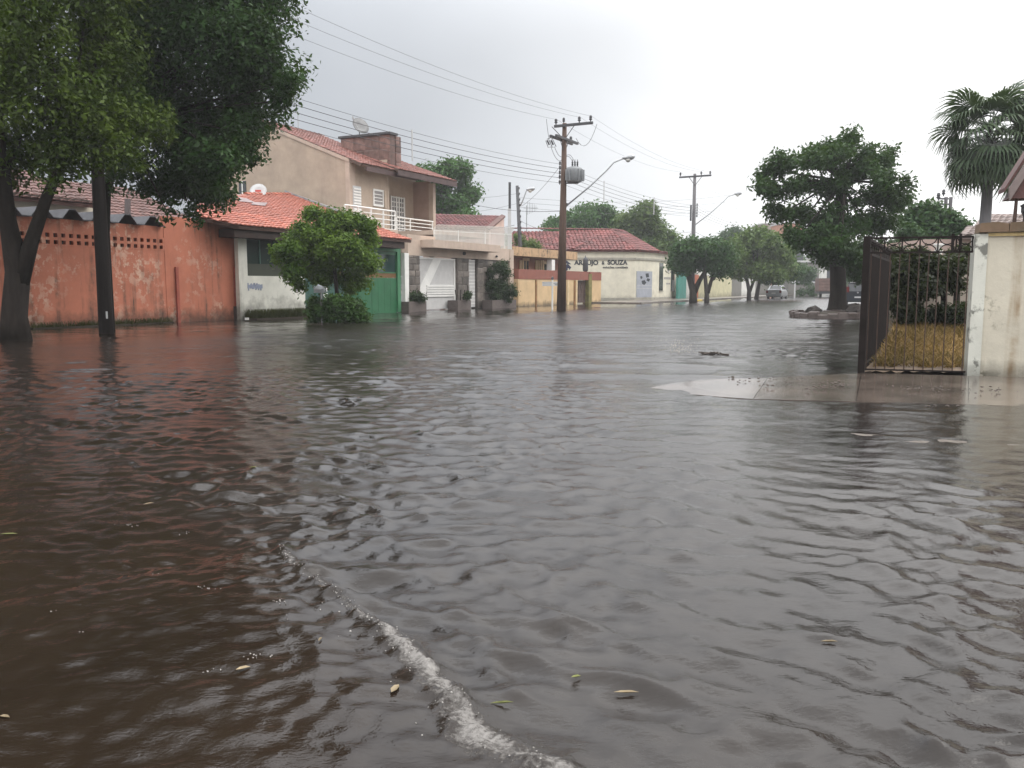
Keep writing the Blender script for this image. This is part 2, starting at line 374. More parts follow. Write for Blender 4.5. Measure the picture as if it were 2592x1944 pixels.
# pavement on the house side: awash near us, emerging farther down the street
mb = MB(); mb.slab([(*NF.w(u, 0, o).xy, -.2) for u, o in ((-30, -.1), (-30, 5.5), (33, 5.5), (33, -.1))], (0, 0, .19)); struct('pavement', mb, m_conc)
m_pave = pm('far_pavement', (.15, .125, .105), .3, .25, 1.2, .2, 14)
mb = MB(); mb.slab([(*NF.w(u, 0, o).xy, -.2) for u, o in ((37, .0), (37, 4.4), (160, 4.4), (160, 0))], (0, 0, .32)); pv = struct('pavement', mb, m_pave)
m_ykerb = pm('yellow_kerb_paint', (.5, .36, .06), .5, .25, 6, .1)
for i in range(40):
    mb = MB(); mb.box(NF, 37 + i * 2.0, 38.97 + i * 2.0, -.2, .13, 4.41, 4.56); part('kerbstone', mb, m_ykerb if i in (7, 8) else m_curb, pv)
# wet pavement corner on the right, in slabs
pc = MB(); pc.slab([p - Vector((0, 0, .33)) for p in PAVE], (0, 0, .27)); pvr = struct('pavement', pc, m_curb)
def slab_px(pts, z, mat, name='paving_slab'):
    mb = MB(); mb.slab([G(*p, z if p[1] < 980 else .003) - Vector((0, 0, .03)) for p in pts], (0, 0, .03)); return part(name, mb, mat, pvr)
slab_px([(1640, 982), (1700, 970), (1770, 962), (1850, 958), (1942, 957), (1905, 1010), (1820, 1004), (1740, 997), (1670, 990)], .032, m_conc)
slab_px([(1944, 956), (2050, 951), (2179, 945), (2166, 1016), (1907, 1010)], .036, m_conc)
slab_px([(2181, 945), (2450, 951), (2450, 1024), (2168, 1016)], .033, m_conc)
slab_px([(2452, 951), (2640, 956), (2640, 1030), (2452, 1024)], .037, m_conc)
mb = MB(); e0, e1 = G(2185, 1110), G(2680, 1146)
for i in range(12):
    a0 = e0.lerp(e1, i / 12.0 + .002); a1 = e0.lerp(e1, (i + 1) / 12.0 - .002); mb = MB()
    mb.slab([(a0.x, a0.y, -.2), (a1.x, a1.y, -.2), (a1.x, a1.y + .3, -.2), (a0.x, a0.y + .3, -.2)], (0, 0, .199)); part('kerbstone', mb, m_silt, pvr)
# foam beads along the step
pr = []
for i in range(260):
    k = 3.2 + (15.0 - 3.2) * R.random() ** .75; a0 = int(k); f = k - a0; p = FOAM[a0].lerp(FOAM[a0 + 1], f); w = .014 + .034 * max(0, (k - 6) / 7)
    ta = (FOAM[a0 + 1] - FOAM[a0]).normalized(); nn = Vector((ta.y, -ta.x, 0))
    off = R.gauss(.03, w) + (R.expovariate(1 / .12) if R.random() < .12 * (k > 7) else 0)
    p = p + nn * off + ta * R.gauss(0, .02); pr.append((p.x, p.y, off, k))
for i in range(26):
    X = R.uniform(-3.6, .5); Y = R.uniform(2.3, 5.2); d, al = foam_dist(np.array([X]), np.array([Y]))
    if d[0] > .2:
        for j in range(R.choice((2, 4, 9, 14))): pr.append((X + R.gauss(0, .028), Y + R.gauss(0, .014), d[0], 99))
P_ = np.array([p[:2] for p in pr])
zi = np.zeros(len(P_))
for i, (x, y) in enumerate(P_):
    r = np.searchsorted(ys, y); s_ = x / (.66 * max(y, 0) + 4.2); c = int(round((s_ + 1) * 280)); zi[i] = Zg[min(r, nr - 1), min(max(c, 0), nc - 1)]
ico = [(0, 0, 1), (.87, 0, .3), (.27, .83, .3), (-.7, .5, .3), (-.7, -.5, .3), (.27, -.83, .3), (.6, .45, -.4), (-.25, .7, -.4), (-.8, 0, -.4), (-.25, -.7, -.4), (.6, -.45, -.4)]
icf = [(0, 1, 2), (0, 2, 3), (0, 3, 4), (0, 4, 5), (0, 5, 1), (1, 6, 2), (2, 7, 3), (3, 8, 4), (4, 9, 5), (5, 10, 1), (6, 7, 2), (7, 8, 3), (8, 9, 4), (9, 10, 5), (10, 6, 1)]
vb = np.array(ico); n = len(pr); sz = np.array([(R.uniform(.0008, .0026) if p[3] < 90 else R.uniform(.001, .003)) for p in pr])
fl = np.array([R.uniform(.35, .9) for _ in pr])
V = vb[None] * sz[:, None, None] * np.stack([np.ones(n) * 1.3, np.ones(n) * 1.1, fl], -1)[:, None, :] + NP.normal(0, .0012, (n, 11, 3))
V += np.stack([P_[:, 0], P_[:, 1], zi + sz * .2], -1)[:, None, :]
F_ = (np.array(icf)[None] + (np.arange(n) * 11)[:, None, None]).reshape(-1, 3)
me = fastmesh(bpy.data.meshes.new('foam'), V.reshape(-1, 3), F_); me.polygons.foreach_set('use_smooth', [True] * len(F_))
m_foam = pm('foam_white', (.34, .32, .3), .35, .1, 30, 0, spec=.5); me.materials.append(m_foam)
o = bpy.data.objects.new('foam', me); COL.objects.link(o); tag(o, 'white foam frothing along the curved step in the brown water', 'foam', kind='stuff')

# ------------------------------------------------------------------ shared pieces
def unit_block(name, ch=.12):              # a unit block, front edges chamfered (x right, y into the wall, z up), 1x1x1 around 0
    v = [(-.5, .5, -.5), (.5, .5, -.5), (.5, .5, .5), (-.5, .5, .5), (-.5, -.5 + ch, -.5), (.5, -.5 + ch, -.5), (.5, -.5 + ch, .5), (-.5, -.5 + ch, .5),
         (-.5 + ch, -.5, -.5 + ch), (.5 - ch, -.5, -.5 + ch), (.5 - ch, -.5, .5 - ch), (-.5 + ch, -.5, .5 - ch)]
    f = [(8, 9, 10, 11), (4, 5, 9, 8), (5, 6, 10, 9), (6, 7, 11, 10), (7, 4, 8, 11), (0, 1, 5, 4), (1, 2, 6, 5), (2, 3, 7, 6), (3, 0, 4, 7), (3, 2, 1, 0)]
    m = bpy.data.meshes.new(name); m.from_pydata(v, [], f); m.update(); return m
def unit_bar(name, mat, n=6):
    mb = MB(); mb.tube([(0, 0, 0), (0, 0, 1)], 1.0, n); return mb.me(name, mat)
def stones(parent, pl, u0, u1, z0, z1, mat, h=.3, wmin=.3, wmax=.75, o=.0, dep=.09):
    msh = bpy.data.meshes.get('stone_' + mat.name) or unit_block('stone_' + mat.name, .16)
    if not msh.materials: msh.materials.append(mat)
    z = z0; k = 0
    while z < z1 - .04:
        hh = min(h * R.uniform(.75, 1.3), z1 - z); u = u0
        if z1 - z - hh < .1: hh = z1 - z
        while u < u1 - .03:
            ww = min(R.uniform(wmin, wmax), u1 - u)
            if u1 - u - ww < .12: ww = u1 - u
            dd = dep * R.uniform(.6, 1.3)
            inst('stone', msh, parent, pl.matz(u + ww / 2, z + hh / 2, o + dd / 2 - .01) @ Matrix.Diagonal((ww - .015, dd + .02, hh - .015, 1))); u += ww; k += 1
        z += hh
def tile_mesh(name, mat, w, l, r):          # barrel tile: x across, y up the slope, z out
    v = []; n = 5
    for j, (y, zz) in enumerate(((-.08 * l, .035), (l * 1.02, .0))):
        for i in range(n + 1):
            a = math.pi * i / n; v.append((-math.cos(a) * w * (.5 if j == 0 else .44), y, math.sin(a) * r + zz))
    f = [(i, i + 1, n + 2 + i, n + 1 + i) for i in range(n)] + [tuple(range(n, -1, -1))]
    m = bpy.data.meshes.new(name); m.from_pydata(v, [], f); m.materials.append(mat); m.update(); return m
def inpoly(x, y, p):
    c = False; j = len(p) - 1
    for i in range(len(p)):
        if (p[i][1] > y) != (p[j][1] > y) and x < (p[j][0] - p[i][0]) * (y - p[i][1]) / (p[j][1] - p[i][1]) + p[i][0]: c = not c
        j = i
    return c
def tiled_roof(house, pts, mat, w=.24, l=.38, r=.055, thick=.14, n_parts=300, under=None, jit=.006, name='roof'):
    """pts: 3D polygon lying in one plane, first two points along the eave (left to right seen from outside)."""
    o = Vector(pts[0]); ex = (Vector(pts[1]) - o).normalized(); far = max((Vector(p) for p in pts), key=lambda p: ((p - o) - ex * (p - o).dot(ex)).length)
    ey = ((far - o) - ex * (far - o).dot(ex)).normalized(); ez = ex.cross(ey)
    mb = MB(); mb.slab([Vector(p) - ez * thick for p in pts], ez * (thick - .005)); rf = part(name, mb, under or mat, house)
    uv = [((Vector(p) - o).dot(ex), (Vector(p) - o).dot(ey)) for p in pts]
    umin, umax = min(a for a, b in uv), max(a for a, b in uv); vmax = max(b for a, b in uv)
    cells = []; j = 0; v = 0.0
    while v < vmax:
        u = umin + w / 2
        while u < umax:
            if inpoly(u, v + l * .45, uv): cells.append((v, u))
            u += w
        v += l
    tm = tile_mesh('tile_' + house.name, mat, w, l, r); T0 = Matrix(((ex.x, ey.x, ez.x, 0), (ex.y, ey.y, ez.y, 0), (ex.z, ey.z, ez.z, 0), (0, 0, 0, 1)))
    rest = MB()
    vs0 = [v_.co.copy() for v_ in tm.vertices]; fs0 = [tuple(p.vertices) for p in tm.polygons]
    step = max(1, len(cells) / max(1, n_parts)); chosen = set(range(min(len(cells), n_parts)))
    for i, (v, u) in enumerate(cells):
        p = o + ex * (u + R.gauss(0, jit)) + ey * (v + R.gauss(0, jit * 2)) + ez * R.uniform(0, jit)
        mw = Matrix.Translation(p) @ T0 @ Matrix.Rotation(R.gauss(0, .02), 4, 'Z')
        if i in chosen: inst('tile', tm, rf, mw)
        else: rest.add([mw @ x for x in vs0], fs0)
    if rest.v: part('tiles', rest, mat, rf, kind='stuff')
    return rf
def tile_ridge(parent, a, b, mat, w=.26, l=.42):
    a, b = Vector(a), Vector(b); n = max(1, int((b - a).length / l)); d = (b - a).normalized()
    sdv = d.cross(Vector((0, 0, 1))).normalized(); up = sdv.cross(d); tm = tile_mesh('ridge_tile', mat, w, (b - a).length / n, .1)
    T0 = Matrix(((sdv.x, d.x, up.x, 0), (sdv.y, d.y, up.y, 0), (sdv.z, d.z, up.z, 0), (0, 0, 0, 1)))
    for i in range(n): inst('ridge_tile', tm, parent, Matrix.Translation(a.lerp(b, i / n) + up * .02) @ T0)
def plane_hit(px, py, p, n):
    r = ray(px, py); c = Vector((0, 0, CH)); return c + r * ((Vector(p) - c).dot(n) / r.dot(n))

# ------------------------------------------------------------------ orange walled house
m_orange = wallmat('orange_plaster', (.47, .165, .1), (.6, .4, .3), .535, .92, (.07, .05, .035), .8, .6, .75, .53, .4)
m_red = pm('red_trim', (.30, .075, .05), .6, .25, 3, .15)
m_fibro = pm('fibre_cement', (.09, .09, .1), .7, .3, 2, .3, 18)
m_flash = pm('zinc_flashing', (.30, .31, .33), .45, .25, 3, .15, 12, .5, .3)
m_cream = wallmat('cream_plaster', (.55, .50, .40), None, .6, .5, (.1, .09, .07), 0)
hO = thing('orange_house', 'long orange walled house with flaking paint and a row of square vent holes', 'house', NF.w(-4, 0, 0))
uL, uC, uR = -20.0, NF.u(420), NF.u(605)
zv = lambda px, a, b: NF.z(px, a + (b - a) * (px - 91) / (419 - 91))
zb0, zb1 = NF.z(300, 629), NF.z(300, 596)
wall = MB(); wall.box(NF, uL, uC, -.2, zb0, -.18, 0); wall.box(NF, uL, uC, zb1, zb1 + .42, -.18, 0)
ztop = NF.z(600, 563); wall.box(NF, uC, uR, -.2, ztop, -.185, .015)
part('wall', wall, m_orange, hO)
m_hole = pm('vent_hole_shade', (.03, .01, .008), .9, .2, 4, .1)  # near-black colour stands in for the shade inside the vent holes
mb = MB(); mb.box(NF, uL, uC, zb0, zb1, -.16, -.12); part('vent_shade_sheet', mb, m_hole, hO)
pitch = (NF.u(419) - NF.u(91)) / 18.2; bw = pitch; hb = (zb1 - zb0) / 2; vb_ = MB()
V_ = Wall((0, 0), (1, 0))
for a in (0, 1):
    z0 = a * hb
    vb_.box(V_, 0, .24 * bw, z0, z0 + hb, -.11, .012); vb_.box(V_, .76 * bw, bw, z0, z0 + hb, -.11, .012)
    vb_.box(V_, .24 * bw, .76 * bw, z0, z0 + .22 * hb, -.11, .012); vb_.box(V_, .24 * bw, .76 * bw, z0 + .8 * hb, z0 + hb, -.11, .012)
vbm = vb_.me('vent_block', m_orange)
for i in range(28):
    u = uC - (i + 1) * bw
    if u > uL: inst('vent_block', vbm, hO, NF.matz(u, zb0, 0) @ Matrix.Diagonal((.994, 1, .997, 1)))
for px, pt in ((446, 676), (594, 676)):
    mb = MB(); u = NF.u(px); mb.box(NF, u - .06, u + .06, -.1, NF.z(px, pt), .015, .10); part('downpipe', mb, m_red, hO)
mb = MB(); u = NF.u(594); mb.box(NF, u - .12, u + .14, -.1, .55, .015, .16); part('pipe_base', mb, pm('damp_brown', (.06, .045, .04), .8), hO)
# trough roof sheets of fibre cement, wave ends to the street
zt = zb1 + .42; ch = 1.05; u = uC - .1; k = 0
while u > uL:
    mb = MB(); hh = .33
    prof = [(0, .02), (.14, .02), (.40, hh), (.60, hh), (.86, .02), (1.0, .02)]
    top = [(u - ch * p, zt + h) for p, h in prof]
    mb.prism(NF, top[::-1] + [(a, b - .035) for a, b in top], -4.5, .22)
    part('roof_sheet', mb, m_fibro, hO); u -= ch; k += 1
mb = MB(); mb.px(NF, [(525, 553), (612, 562), (607, 568), (520, 560)], -3.5, .14); part('roof_edge', mb, m_flash, hO)
mb = MB(); mb.slab([NF.P(538, 548, -.3), NF.P(604, 563, .1), NF.P(640, 566, -.2), NF.P(560, 528, -3)], (0, 0, .05)); part('flashing', mb, m_flash, hO)
for (a, b, c, d) in (((608, 561), (622, 566), (632, 577), (618, 574)), ((622, 566), (640, 572), (650, 580), (632, 577))):
    mb = MB(); mb.px(NF, [a, b, c, d], .1, .16); part('flashing', mb, m_flash, hO)
# cream rear part of it with old tiles
RB = NF.off(-3.2)
mb = MB(); mb.box(RB, RB.u(-120), RB.u(266), 1.0, RB.z(180, 512), -6, 0); part('rear_wall', mb, m_cream, hO)
mb = MB(); mb.box(RB, RB.u(-120), RB.u(236), RB.z(180, 512), RB.z(180, 506), -6, .5); part('fascia', mb, pm('dark_timber', (.045, .03, .024), .7), hO)
m_oldtile = pm('old_pink_tile', (.13, .066, .056), .7, .35, 2.5, .3, 12, rnd=.2)
r0, r1 = RB.w(RB.u(262), RB.z(300, 559), .4), RB.w(RB.u(520), RB.z(300, 559), .4)
back = Vector((-RB.n.x * 4.5, -RB.n.y * 4.5, 1.75))
tiled_roof(hO, [r0, r1, r1 + back, r0 + back], m_oldtile, .26, .42, n_parts=160)
mb = MB(); mb.px(RB, [(293, 505), (300, 505), (300, 560), (293, 560)], .5, .7); part('post', mb, pm('grey_timber', (.12, .1, .1), .8), hO)
back2 = Vector((-RB.n.x * 4.5, -RB.n.y * 4.5, 1.6)); ra, rb = RB.w(RB.u(-120), RB.z(100, 508), .5), RB.w(RB.u(236), RB.z(100, 508), .5)
tiled_roof(hO, [ra, rb, rb + back2, ra + back2], m_oldtile, .28, .45, n_parts=120)
# standing mast at the end of the wall
p = NF.w(NF.u(600), 0, -.6); mb = MB(); mb.tube([(p.x, p.y, 1.5), (p.x, p.y, 5.9)], .085, 8)
solo('service_mast', mb, pm('mast_grey', (.2, .15, .15), .6), 'thin grey service mast rising behind the right end of the orange wall', 'mast', (p.x, p.y, 1.5), True)

# ------------------------------------------------------------------ green gate house
hG = thing('green_gate_house', 'single-storey white house with bright orange tile roof and tall green gates', 'house', NF.w(6, 0, 0))
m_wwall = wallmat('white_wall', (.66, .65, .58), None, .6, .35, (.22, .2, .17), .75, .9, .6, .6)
m_green = pm('green_gate_paint', (.022, .118, .05), .42, .18, 1.5, .08, 8)
m_green2 = pm('green_frame_paint', (.06, .2, .1), .45, .15, 2, .05)
m_teal = pm('dull_teal', (.035, .095, .075), .4, .2, 2, .08)  # duller and darker than the green of the right-hand leaves
m_brownp = pm('brown_panel', (.16, .085, .03), .5, .2, 2, .1)
m_deep = pm('shaded_room', (.02, .022, .02), .8, .2, 2, 0)
m_tile = pm('orange_tile', (.34, .1, .062), .55, .25, 2.2, .25, 16, rnd=.22)
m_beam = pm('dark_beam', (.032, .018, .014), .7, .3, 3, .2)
NG = NF.off(.35)
u604, u626, u772 = NG.u(606), NG.u(628), NG.u(772)
zsill, zhead = NG.z(690, 699), NG.z(690, 604)
mb = MB(); mb.box(NG, u604, u626, -.2, zhead, -.2, 0); mb.box(NG, u626, u772, -.2, zsill, -.2, 0); part('wall', mb, m_wwall, hG)
m_glassg = pm('dark_green_glass', (.012, .026, .02), .45, .2, 1, 0, spec=.15)
f = MB(); f.box(NG, u626, u772, zsill, zhead, -.20, -.17); wn = part('window', f, m_glassg, hG)
fr = MB(); fr.box(NG, u626, u772, zsill, zsill + .5, -.165, -.12)
part('lower_panel', fr, pm('dark_olive_panel', (.035, .04, .025), .5), wn)
fr = MB()
for i in range(5):
    u = u626 + (u772 - u626) * i / 4.0; fr.box(NG, max(u626, u - .03), min(u772, u + .03), zsill + .5, zhead, -.165, -.12)
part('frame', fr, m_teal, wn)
# eave beam, roof
NE = NG.off(.75)
uE0, uE1 = NE.u(606), NE.u(1042)
zE = lambda px: NE.z(px, 572 + (px - 606) * (609 - 572) / (1042 - 606))
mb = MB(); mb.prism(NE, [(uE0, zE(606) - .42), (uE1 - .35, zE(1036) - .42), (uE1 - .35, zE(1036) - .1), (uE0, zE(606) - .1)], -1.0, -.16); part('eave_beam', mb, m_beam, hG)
eL, eR = NE.P(606, 571), NE.P(1042, 608)
side = Wall(eR.xy, (.888, -.46)); tR = side.P(738, 494)
nrm_ = (eR - eL).cross(tR - eL).normalized()
poly = [eL, eR, tR] + [plane_hit(x, y, eL, nrm_) for x, y in ((622, 494), (500, 520), (500, 548))]
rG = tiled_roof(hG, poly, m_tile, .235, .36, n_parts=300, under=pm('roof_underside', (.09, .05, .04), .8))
tile_ridge(rG, poly[3], tR, m_tile)
mb = MB(); mb.slab([tR + Vector((0, 0, .02)), tR.lerp(eR, .42) + Vector((0, 0, .05)), tR.lerp(eR, .42) + Vector((-.3, -.1, .12)), tR + Vector((-.35, -.1, .15))], (0, 0, .12)); part('flashing', mb, m_flash, rG)
m_patch = pm('grey_tile_patch', (.22, .17, .17), .7, .3, 3, .2)
def roof_patch(pts):
    mb = MB(); mb.slab([plane_hit(x, y, eL, nrm_) + nrm_ * (.085 if nrm_.z > 0 else -.085) for x, y in pts], nrm_ * (.02 if nrm_.z > 0 else -.02)); part('patch', mb, m_patch, rG)
roof_patch([(603, 504), (625, 508), (645, 518), (605, 515)]); roof_patch([(640, 517), (676, 518), (670, 526), (635, 523)])
# dish lying low on the ridge
dp = plane_hit(656, 492, eL, nrm_); mb = MB(); mb.lathe(dp + Vector((0, -.1, .12)), [(.04, -.1), (.28, -.04), (.42, .06), (.43, .08), (.26, -.01), (.02, -.06)], 16, (.05, -.85, .45))
dsh = thing('satellite_dish', 'small white satellite dish with red print on the orange tile ridge', 'dish', dp); part('dish', mb, m_whited, dsh, True)
mb = MB(); mb.cube(dp + Vector((0, -.16, .16)), .3, .02, .1); part('red_print', mb, pm('red_print', (.55, .08, .06), .5), dsh)
mb = MB(); mb.tube([dp - Vector((0, 0, .3)), dp + Vector((0, 0, .1))], .03, 6); part('bracket', mb, m_dark, dsh)
# green gates: three leaves with dark upper panes, a brown band and plain lower sheets
zg0, zg1 = .02, NG.z(955, 634)
u1018 = NG.u(1017); u878 = NG.u(878)
fr = MB(); fr.box(NG, u772, u1018, zg1, zg1 + .2, -.25, -.05); fr.box(NG, u1018 - .28, u1018, zg0, zg1, -.25, -.05); part('gate_frame', fr, m_green2, hG)
bk = MB(); bk.box(NG, u772, u1018, zg1 + .2, zE(1010) - .12, -.45, -.3); part('wall_over_gate', bk, m_brownp, hG)
zA, zB, zC = NG.z(940, 690), NG.z(940, 703), NG.z(940, 642)
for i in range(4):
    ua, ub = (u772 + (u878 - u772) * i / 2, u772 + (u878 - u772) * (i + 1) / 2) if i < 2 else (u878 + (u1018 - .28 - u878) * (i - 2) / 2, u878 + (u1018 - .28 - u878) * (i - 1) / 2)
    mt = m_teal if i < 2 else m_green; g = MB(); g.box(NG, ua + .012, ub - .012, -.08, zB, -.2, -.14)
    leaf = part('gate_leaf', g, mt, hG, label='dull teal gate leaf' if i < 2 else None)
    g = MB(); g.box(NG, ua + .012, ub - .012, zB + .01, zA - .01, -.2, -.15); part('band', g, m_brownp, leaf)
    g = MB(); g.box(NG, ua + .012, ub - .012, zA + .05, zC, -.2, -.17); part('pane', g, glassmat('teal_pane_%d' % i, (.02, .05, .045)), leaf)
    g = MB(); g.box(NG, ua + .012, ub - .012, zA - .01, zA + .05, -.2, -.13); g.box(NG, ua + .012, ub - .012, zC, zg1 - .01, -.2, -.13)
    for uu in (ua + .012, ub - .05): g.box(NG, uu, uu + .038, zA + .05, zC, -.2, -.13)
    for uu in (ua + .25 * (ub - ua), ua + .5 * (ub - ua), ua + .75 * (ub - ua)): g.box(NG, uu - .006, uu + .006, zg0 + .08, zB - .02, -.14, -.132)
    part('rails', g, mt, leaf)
mb = MB(); mb.px(NG, [(1019, 640), (1030, 641), (1031, 785), (1022, 785)], -.1, .12); part('pillar', mb, m_white, hG)
mb = MB()
for i in range(26):
    px = 626 + i * 1.4; py = 716 + R.uniform(0, 7); u, z = NG.uz(px, py); mb.box(NG, u, u + .07, z - .2 * R.random() - .04, z, .0, .004 + .0003 * i)
part('painted_scrawl', mb, pm('faded_blue_paint', (.25, .28, .36), .7, .3, 8), hG)
# ------------------------------------------------------------------ two-storey beige house
h2 = thing('two_storey_house', 'beige two-storey house with balcony, stone clad ground floor and white garage door', 'house', NF.w(16, 0, 0))
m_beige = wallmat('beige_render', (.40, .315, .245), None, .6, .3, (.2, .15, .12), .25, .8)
m_beige2 = wallmat('beige_trim', (.47, .37, .30), None, .6, .35, (.2, .16, .13), 0)
m_stone = pm('rubble_stone', (.135, .115, .1), .55, .4, 3, .5, 12, rnd=.4)
m_stoneb = pm('brown_stone', (.155, .09, .075), .6, .4, 3, .5, 12, rnd=.4)
m_tile2 = pm('wet_red_tile', (.2, .078, .06), .55, .3, 2.2, .2, 16, rnd=.22)
m_fasc = pm('brown_fascia', (.07, .042, .04), .6, .3, 2, .15)
U2 = NF.off(-4.0)
c890 = U2.u(890); c983 = U2.u(984); c1098 = U2.u(1098)
SG = Wall(U2.w(c890, 0).xy, (.888, -.46))                 # gable plane, facing us
g = [SG.uz(x, y) for x, y in ((890, 403), (660, 311))]
slope = (g[1][1] - g[0][1]) / (g[1][0] - g[0][0])
ub = SG.u(560)
mb = MB(); mb.prism(SG, [(ub, 2.0), (-.02, 2.0), (-.02, g[0][1]), (g[1][0], g[1][1]), (ub, g[1][1] - (g[1][0] - ub) * abs(slope))], -.2, 0); part('gable_wall', mb, m_beige, h2)
# small window low in the gable wall
ww = [SG.uz(x, y) for x, y in ((606, 492), (623, 458))]
mb = MB(); mb.box(SG, ww[0][0], ww[1][0], ww[0][1], ww[1][1], -.05, .03); wn = part('window', mb, glassmat('gable_glass'), h2)
mb = MB(); mb.box(SG, ww[0][0] - .05, ww[1][0] + .05, ww[0][1] - .12, ww[0][1], -.02, .12); mb.box(SG, (ww[0][0] + ww[1][0]) / 2 - .04, (ww[0][0] + ww[1][0]) / 2 + .04, ww[0][1], ww[1][1], .03, .05); part('frame', mb, m_white, wn)
# upper facade: first bay flush, second bay recessed
zfl = U2.z(1090, 597); zt1, zt2 = g[0][1] + .1, U2.z(1095, 470)
mb = MB(); mb.box(U2, c890 - .02, c890 + .5, 2.0, zt1 - .1, -.25, .03); part('corner_pilaster', mb, m_beige2, h2)
sh = [U2.uz(x, y) for x, y in ((893, 540), (912, 473))]; wd_ = [U2.uz(x, y) for x, y in ((946, 516), (967, 486))]
mb = MB(); mb.box(U2, c890 + .5, c983, 2.0, zt1, -.25, 0)
part('upper_wall', mb, m_beige, h2)
mb = MB(); mb.box(U2, sh[0][0], sh[1][0], zfl, sh[1][1], .002, .05); d_ = part('shutter_door', mb, m_whited, h2)
sm = unit_block('slat_white'); sm.materials.append(m_white)
zz_ = zfl + .1
while zz_ < sh[1][1] - .1:
    inst('slat', sm, d_, U2.matz((sh[0][0] + sh[1][0]) / 2, zz_, .07) @ Matrix.Diagonal((sh[1][0] - sh[0][0] - .08, .05, .1, 1))); zz_ += .16
mb = MB(); mb.box(U2, wd_[0][0], wd_[1][0], wd_[0][1], wd_[1][1], .002, .02); wn = part('window', mb, glassmat('small_pane', (.22, .2, .19)), h2)
mb = MB()
for a, b, c, d in ((wd_[0][0] - .08, wd_[0][0], wd_[0][1], wd_[1][1]), (wd_[1][0], wd_[1][0] + .08, wd_[0][1], wd_[1][1]), (wd_[0][0] - .08, wd_[1][0] + .08, wd_[1][1], wd_[1][1] + .1), (wd_[0][0] - .08, wd_[1][0] + .08, wd_[0][1] - .12, wd_[0][1])): mb.box(U2, a, b, c, d, .002, .06)
for k in (1, 2, 3): z = wd_[0][1] + (wd_[1][1] - wd_[0][1]) * k / 4; mb.box(U2, wd_[0][0], wd_[1][0], z - .02, z + .02, .02, .04)
part('frame', mb, m_white, wn)
mb = MB(); mb.box(U2, wd_[1][0] + .1, wd_[1][0] + .32, wd_[0][1] - .15, wd_[1][1] + .05, .002, .12); part('shutter', mb, m_beige, wn)
RC = U2.off(-1.5)
mb = MB(); mb.box(RC, c983 - .5, c1098 + .3, 2.0, zt2 + 1.2, -.2, 0); part('recess_wall', mb, m_beige, h2)
IW = Wall(U2.w(c983, 0).xy, (.888, -.46)); IW2 = Wall(U2.w(c1098, 0).xy, (.888, -.46))
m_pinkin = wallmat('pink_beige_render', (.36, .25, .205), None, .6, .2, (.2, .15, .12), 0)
mb = MB(); mb.box(IW, -1.5, -.0, 2, zt2 + 1.0, -.2, -.02); part('recess_side', mb, m_beige, h2)
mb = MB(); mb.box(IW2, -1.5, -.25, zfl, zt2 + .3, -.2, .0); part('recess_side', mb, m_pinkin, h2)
mb = MB(); mb.box(U2, c1098 - .02, c1098 + .28, 2.0, zt2 + .15, -.3, .03); part('corner_pillar', mb, m_beige2, h2)
# glazed door in the recess
gd = [RC.uz(x, y) for x, y in ((990, 597), (1021, 503))]
mb = MB(); mb.box(RC, gd[0][0], gd[1][0], zfl, gd[1][1], .002, .03); dr = part('glazed_door', mb, glassmat('door_glass', (.05, .05, .055)), h2)
mb = MB(); wdt = gd[1][0] - gd[0][0]
for k in range(6):
    u = gd[0][0] + wdt * k / 5; q_ = .07 if k in (0, 2, 3, 5) else .03; mb.box(RC, u - q_, u + q_, zfl, gd[1][1] + .06, .03, .08)
for k in range(9):
    z = zfl + (gd[1][1] - zfl) * k / 8; mb.box(RC, gd[0][0], gd[1][0], z - .03, z + .03, .032, .07)
part('grille', mb, m_white, dr)
# roofs
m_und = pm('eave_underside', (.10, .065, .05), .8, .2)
ov = .9
v_ = Vector((SG.d.x, SG.d.y, 0)); nd = Vector((NF.d.x, NF.d.y, 0))
A = SG.w(0, g[0][1] + .06); B = SG.w(g[1][0], g[1][1] + .06); dn = (A - B).normalized()
eA = A + dn * ov; lenN = (c983 - c890) + 2.0
ps = [eA, eA + nd * lenN, B + nd * lenN, B]
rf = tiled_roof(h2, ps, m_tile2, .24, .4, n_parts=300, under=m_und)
tile_ridge(rf, ps[3], ps[2], m_tile2)
mb = MB(); lowv = Vector((0, 0, -.34)); q0 = eA - dn * .03 + nd * .5
mb.slab([q0 + lowv, eA - dn * .03 + nd * lenN + lowv, eA - dn * .03 + nd * lenN + Vector((0, 0, -.03)), q0 + Vector((0, 0, -.03))], (v_ * -.06)); part('fascia', mb, m_fasc, rf)
mb = MB()
mb.slab([B + Vector((0, 0, -.02)), A + Vector((0, 0, -.02)), A + Vector((0, 0, -.2)), B + Vector((0, 0, -.2))], nd * -.07); part('verge_board', mb, m_beige2, rf)
E2a = U2.P(975, 424, 1.25); E2b = U2.P(1121, 470, 1.25); E2b.z = E2a.z = U2.P(1050, 448, 1.25).z
E2a = U2.w(U2.u(984) - .4, E2a.z, 1.1); E2b = U2.w(c1098 + 1.2, E2a.z, 1.1)
up2 = Vector((-v_.x * 6, -v_.y * 6, 6 * -slope * .93))
ps2 = [E2a, E2b, E2b + up2, E2a + up2]
rf2 = tiled_roof(h2, ps2, m_tile2, .24, .4, n_parts=200, under=m_und)
mb = MB(); mb.slab([E2a + lowv, E2b + lowv, E2b + Vector((0, 0, -.03)), E2a + Vector((0, 0, -.03))], v_ * -.06); part('fascia', mb, m_fasc, rf2)
